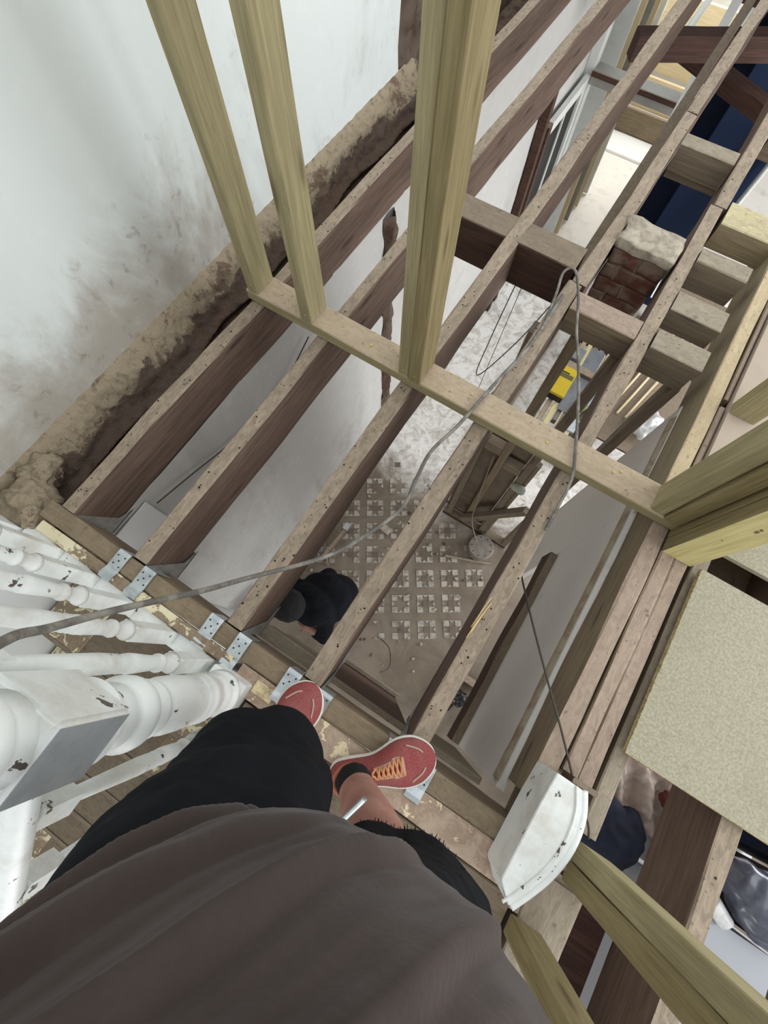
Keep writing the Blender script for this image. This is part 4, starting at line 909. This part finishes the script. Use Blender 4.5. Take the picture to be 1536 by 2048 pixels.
# shorts
def fold(c): return .006 * NZ(c.x * 7, c.y * 7, c.z * 5) + .004 * sin(c.z * 22 + c.x * 30 + 3 * NZ(c.x * 5, c.y * 5, c.z * 5)) + .0025 * NZ(c.x * 30, c.y * 30, c.z * 30)
LKh = LK + Vector((-.01, -.02, -.06)); RKh = RK + Vector((.012, .0, -.055))
sht = blobs('shorts', [('e', Vector((.05, -.305, .93)), (.18, .14, .12)), ('c', LH, .118, LK, .092), ('c', LK, .095, LKh, .092), ('c', Vector((.0, -.29, .80)), .115, Vector((-.035, -.262, .56)), .092), ('c', Vector((-.06, -.33, .82)), .115, LK + Vector((-.05, -.02, .05)), .085),
    ('c', RH, .120, RK + Vector((.0, 0, .04)), .10), ('c', RK + Vector((.0, 0, .04)), .10, RKh, .098), ('c', Vector((.185, -.28, .82)), .120, RK + Vector((.03, .01, .06)), .098), ('c', RK + Vector((-.09, -.01, .04)), .078, RKh + Vector((-.085, -.01, .0)), .072)], M_black, prs, voxel=.009, smooth=8, disp=fold)
bm = bmesh.new()   # frayed hem threads
hemv = [v for v in sht.data.vertices if .40 < v.co.z < .435 and v.co.x > .09 and v.normal.z < .2 and abs(v.normal.z) < .85]
for v in random.sample(hemv, min(150, len(hemv))):
    c = v.co - v.normal * .001; p2 = c + v.normal * random.uniform(.002, .006) + Vector((random.uniform(-.003, .003), random.uniform(-.003, .003), -random.uniform(.002, .010)))
    m_, L_ = frame(c, p2); bmesh.ops.create_cone(bm, segments=4, radius1=.0011, radius2=.0005, depth=L_, matrix=m_ @ Matrix.Rotation(pi / 2, 4, 'Y'))
fr_ = bm_obj('frayed_threads', bm, M_black, sht); fr_['kind'] = 'stuff'
# drawstring with metal tip
p0 = Vector((.050, -.163, .86))
tube('drawstring', [Vector((.045, -.20, .955)), Vector((.047, -.17, .91)), p0], .004, M_black, sht, seg=8)
tube('drawstring_tip', [p0, p0 + Vector((.016, .030, -.035))], .0034, M_steel, sht, seg=10)

# shoes
def shoe(heel, toe, label, side, parent):
    heel = Vector(heel); toe = Vector(toe); x = (toe - heel).normalized(); L = (toe - heel).length; y = ZZ.cross(x)
    m = Matrix.Identity(4)
    for i in range(3): m[i][0] = x[i]; m[i][1] = y[i]; m[i][2] = (0, 0, 1)[i]; m[i][3] = heel[i]
    r = empty(label[0], tuple(heel)); r.parent = None
    def halfw(t, s):   # outline half width at t, s=+1 outer side
        b = .040 + .021 * math.exp(-((t - .72) / .25) ** 2) - .004 * math.exp(-((t - .42) / .14) ** 2)
        if s * side < 0: b -= .004 * math.exp(-((t - .45) / .15) ** 2)
        e = 1.0
        if t < .12: e = math.sqrt(max(0, 1 - ((.12 - t) / .12) ** 2))
        if t > .80: e = math.sqrt(max(0, 1 - ((t - .80) / .20) ** 2)) ** .9
        return b * e
    def shell(name, zf, wf, nt, na, mat, closed=True):
        vs_, fs = [], []
        for i in range(nt + 1):
            t = .5 - .5 * cos(pi * i / nt); 
            for k in range(na):
                a = 2 * pi * k / na; c, s = cos(a), sin(a)
                hw = halfw(min(max(t, .0005), .9995), 1 if c > 0 else -1); yy, zz = wf(t, c, s, hw); vs_.append((t * L, yy, zz if zz is not None else 0))
        for i in range(nt):
            for k in range(na): k2 = (k + 1) % na; fs.append((i * na + k, i * na + k2, (i + 1) * na + k2, (i + 1) * na + k))
        fs.append(tuple(range(na - 1, -1, -1))); fs.append(tuple(nt * na + k for k in range(na)))
        me = bpy.data.meshes.new(name); me.from_pydata(vs_, [], fs); me.update(); return link(name, me, mat, r, m, smooth=True)
    def solef(t, c, s, hw):
        se = lambda q: (abs(q) ** .5) * (1 if q > 0 else -1)
        top = .034 - .010 * t; bot = .004 + .018 * max(0, t - .75) ** 1.2 * 4
        return (hw + .004) * se(c), (top + bot) / 2 + (top - bot) / 2 * se(s)
    def topz(t):
        pts = [(0, .080), (.12, .088), (.28, .085), (.40, .094), (.52, .092), (.66, .072), (.8, .058), (.92, .048), (1, .034)]
        for (a, za), (b, zb) in zip(pts, pts[1:]):
            if a <= t <= b: q = (t - a) / (b - a); q = q * q * (3 - 2 * q); return za + (zb - za) * q
        return .03
    def upf(t, c, s, hw):
        z0 = .020; zt = topz(t) - .006
        if s > 0: return hw * (c * (1 - .18 * s * (t < .6))) * (1 - .14 * s), z0 + (zt - z0) * (s ** .8)
        return hw * c * 1.0, z0 + .004 * s
    shell('sole', 0, solef, 40, 20, M_sole)
    shell('upper', 0, upf, 44, 24, M_shoe)
    def onup(t, c):  # point on top of upper, c=-1..1
        a = math.acos(max(-1, min(1, c))); s = sin(a); hw = halfw(t, 1 if c > 0 else -1); yy, zz = upf(t, cos(a), s, hw); return Vector((t * L, yy, zz))
    def loc(p): return m @ Vector(p)
    # eyestay overlay (U shape) and laces
    ov = []
    for (t0, t1, nm) in ((.42, .70, 'eyestay'),):
        vs_, fs = [], []; nn = 14; mm = 12
        for i in range(nn + 1):
            t = t0 + (t1 - t0) * i / nn
            for k in range(mm + 1):
                c = -.50 + 1.0 * k / mm; c *= (1 - .25 * max(0, (t - .62) / .08) ** 2); p = onup(t, c) + Vector((0, 0, .0012)); vs_.append(tuple(p))
        for i in range(nn):
            for k in range(mm): a = i * (mm + 1) + k; fs.append((a, a + mm + 1, a + mm + 2, a + 1))
        me = bpy.data.meshes.new(nm); me.from_pydata(vs_, [], fs); me.update(); link(nm, me, M_over, r, m, smooth=True)
    vs_, fs = [], []; nn = 12; mm = 8
    for i in range(nn + 1):
        t = .36 + (.66 - .36) * i / nn
        for k in range(mm + 1): c = -.24 + .48 * k / mm; vs_.append(tuple(onup(t, c) + Vector((0, 0, .0022))))
    for i in range(nn):
        for k in range(mm): a = i * (mm + 1) + k; fs.append((a, a + mm + 1, a + mm + 2, a + 1))
    me = bpy.data.meshes.new('tongue'); me.from_pydata(vs_, [], fs); me.update(); link('tongue', me, simple('rusty_tongue', (150, 72, 58), .85), r, m, smooth=True)
    for i in range(6):
        t = .44 + i * .042
        for sg in (-1, 1):
            P = [loc(onup(t, sg * .42) + Vector((0, 0, .003))), loc(onup(t + .012, sg * .15) + Vector((0, 0, .006))), loc(onup(t + .026, -sg * .2) + Vector((0, 0, .006))), loc(onup(t + .036, -sg * .42) + Vector((0, 0, .003)))]
            tube('lace', P, .0034, M_lace, r, seg=6, res=4)
    tube('lace', [loc(onup(.43, -.4) + Vector((0, 0, .003))), loc(onup(.42, -.1) + Vector((0, 0, .012))), loc(onup(.40, .1) + Vector((0, 0, .016))), loc(onup(.44, .45) + Vector((0, 0, .006)))], .003, M_lace, r, seg=6)
    for sg in (-1, 1):  # pale stripes on the toe box
        tube('stripe', [loc(onup(.74, sg * .80) + Vector((0, 0, .0012))), loc(onup(.84, sg * .62) + Vector((0, 0, .0012))), loc(onup(.885, sg * .42) + Vector((0, 0, .0012)))], .0024, M_over, r, seg=5)
    # collar and sock
    vs_ = []; ring = []
    for i in range(28):
        a = 2 * pi * i / 28; ring.append(loc((L * (.215 + .155 * cos(a)), .034 * sin(a), .086 + .010 * cos(a) ** 2 + (.006 if cos(a) < -.6 else 0))))
    tube('collar', ring + [ring[0]], .006, simple('orange_lining', (176, 104, 82), .8), r, seg=8, res=2)
    sk = blobs('sock', [('c', m @ Vector((L * .20, 0, .05)), .034, m @ Vector((L * .25, 0, .130)), .0475)], M_sock, r, voxel=.006, smooth=2)
    tag_ = blobs('heel_tab', [('e', m @ Vector((L * .06, 0, .088)), (.012, .018, .014))], M_shoe, r, voxel=.005, smooth=2)
    return r
import mathutils
for nm, h, t, sd in (('shoe', (-.128, -.440, .0042), (-.116, -.154, .0042), 1), ('shoe', (.052, -.328, .0042), (.264, -.128, .0042), -1)):
    r = shoe(h, t, ('trainer',), sd, prs)
    wl_ = r.location.copy(); r.parent = prs; r.location = wl_ - prs.location
    r.name = 'trainer'

# ============================================================ CROUCHING WORKER BELOW
wk = empty('person', (-.62, .10, FZ)); tag(wk, 'person in black crouching on the lower hall floor with head bowed', 'person')
def V(*a): return Vector(a)
body2 = blobs('body', [('e', V(-.57, .22, -2.37), (.21, .19, .17)), ('e', V(-.61, .15, -2.16), (.22, .20, .16)), ('e', V(-.65, .05, -2.06), (.20, .15, .12)),
    ('c', V(-.70, .0, -2.02), .06, V(-.74, -.03, -1.97), .058), ('e', V(-.755, -.045, -1.93), (.10, .105, .11)), ('e', V(-.82, -.11, -1.98), (.018, .02, .02)),
    ('c', V(-.52, .28, -2.45), .09, V(-.66, .02, -2.50), .075), ('c', V(-.66, .02, -2.50), .065, V(-.60, .22, -2.74), .045), ('c', V(-.60, .22, -2.74), .04, V(-.72, .10, -2.76), .035),
    ('c', V(-.72, .32, -2.45), .09, V(-.86, .08, -2.50), .075), ('c', V(-.86, .08, -2.50), .065, V(-.80, .28, -2.74), .045), ('c', V(-.80, .28, -2.74), .04, V(-.92, .16, -2.76), .035),
    ('c', V(-.50, .04, -2.10), .075, V(-.455, -.09, -2.27), .062), ('c', V(-.455, -.09, -2.27), .06, V(-.52, -.10, -2.29), .046),
    ('c', V(-.84, .12, -2.10), .065, V(-.98, -.02, -2.30), .05), ('c', V(-.98, -.02, -2.30), .045, V(-.90, -.16, -2.40), .034)], M_black, wk, voxel=.013, smooth=5, disp=crump(8, .012))
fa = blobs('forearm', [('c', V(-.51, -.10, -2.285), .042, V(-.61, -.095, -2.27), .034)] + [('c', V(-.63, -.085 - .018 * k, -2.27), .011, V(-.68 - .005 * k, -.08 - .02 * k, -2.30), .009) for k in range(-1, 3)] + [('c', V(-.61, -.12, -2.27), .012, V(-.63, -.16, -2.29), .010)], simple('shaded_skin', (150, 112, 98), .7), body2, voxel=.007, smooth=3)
hd2 = blobs('hair', [('e', V(-.75, -.042, -1.905), (.122, .122, .105))], simple('black_beanie', (24, 22, 23), .95, var=.4, var_col=(40, 36, 36), vscale=12), body2, voxel=.01, smooth=3, disp=crump(20, .006))
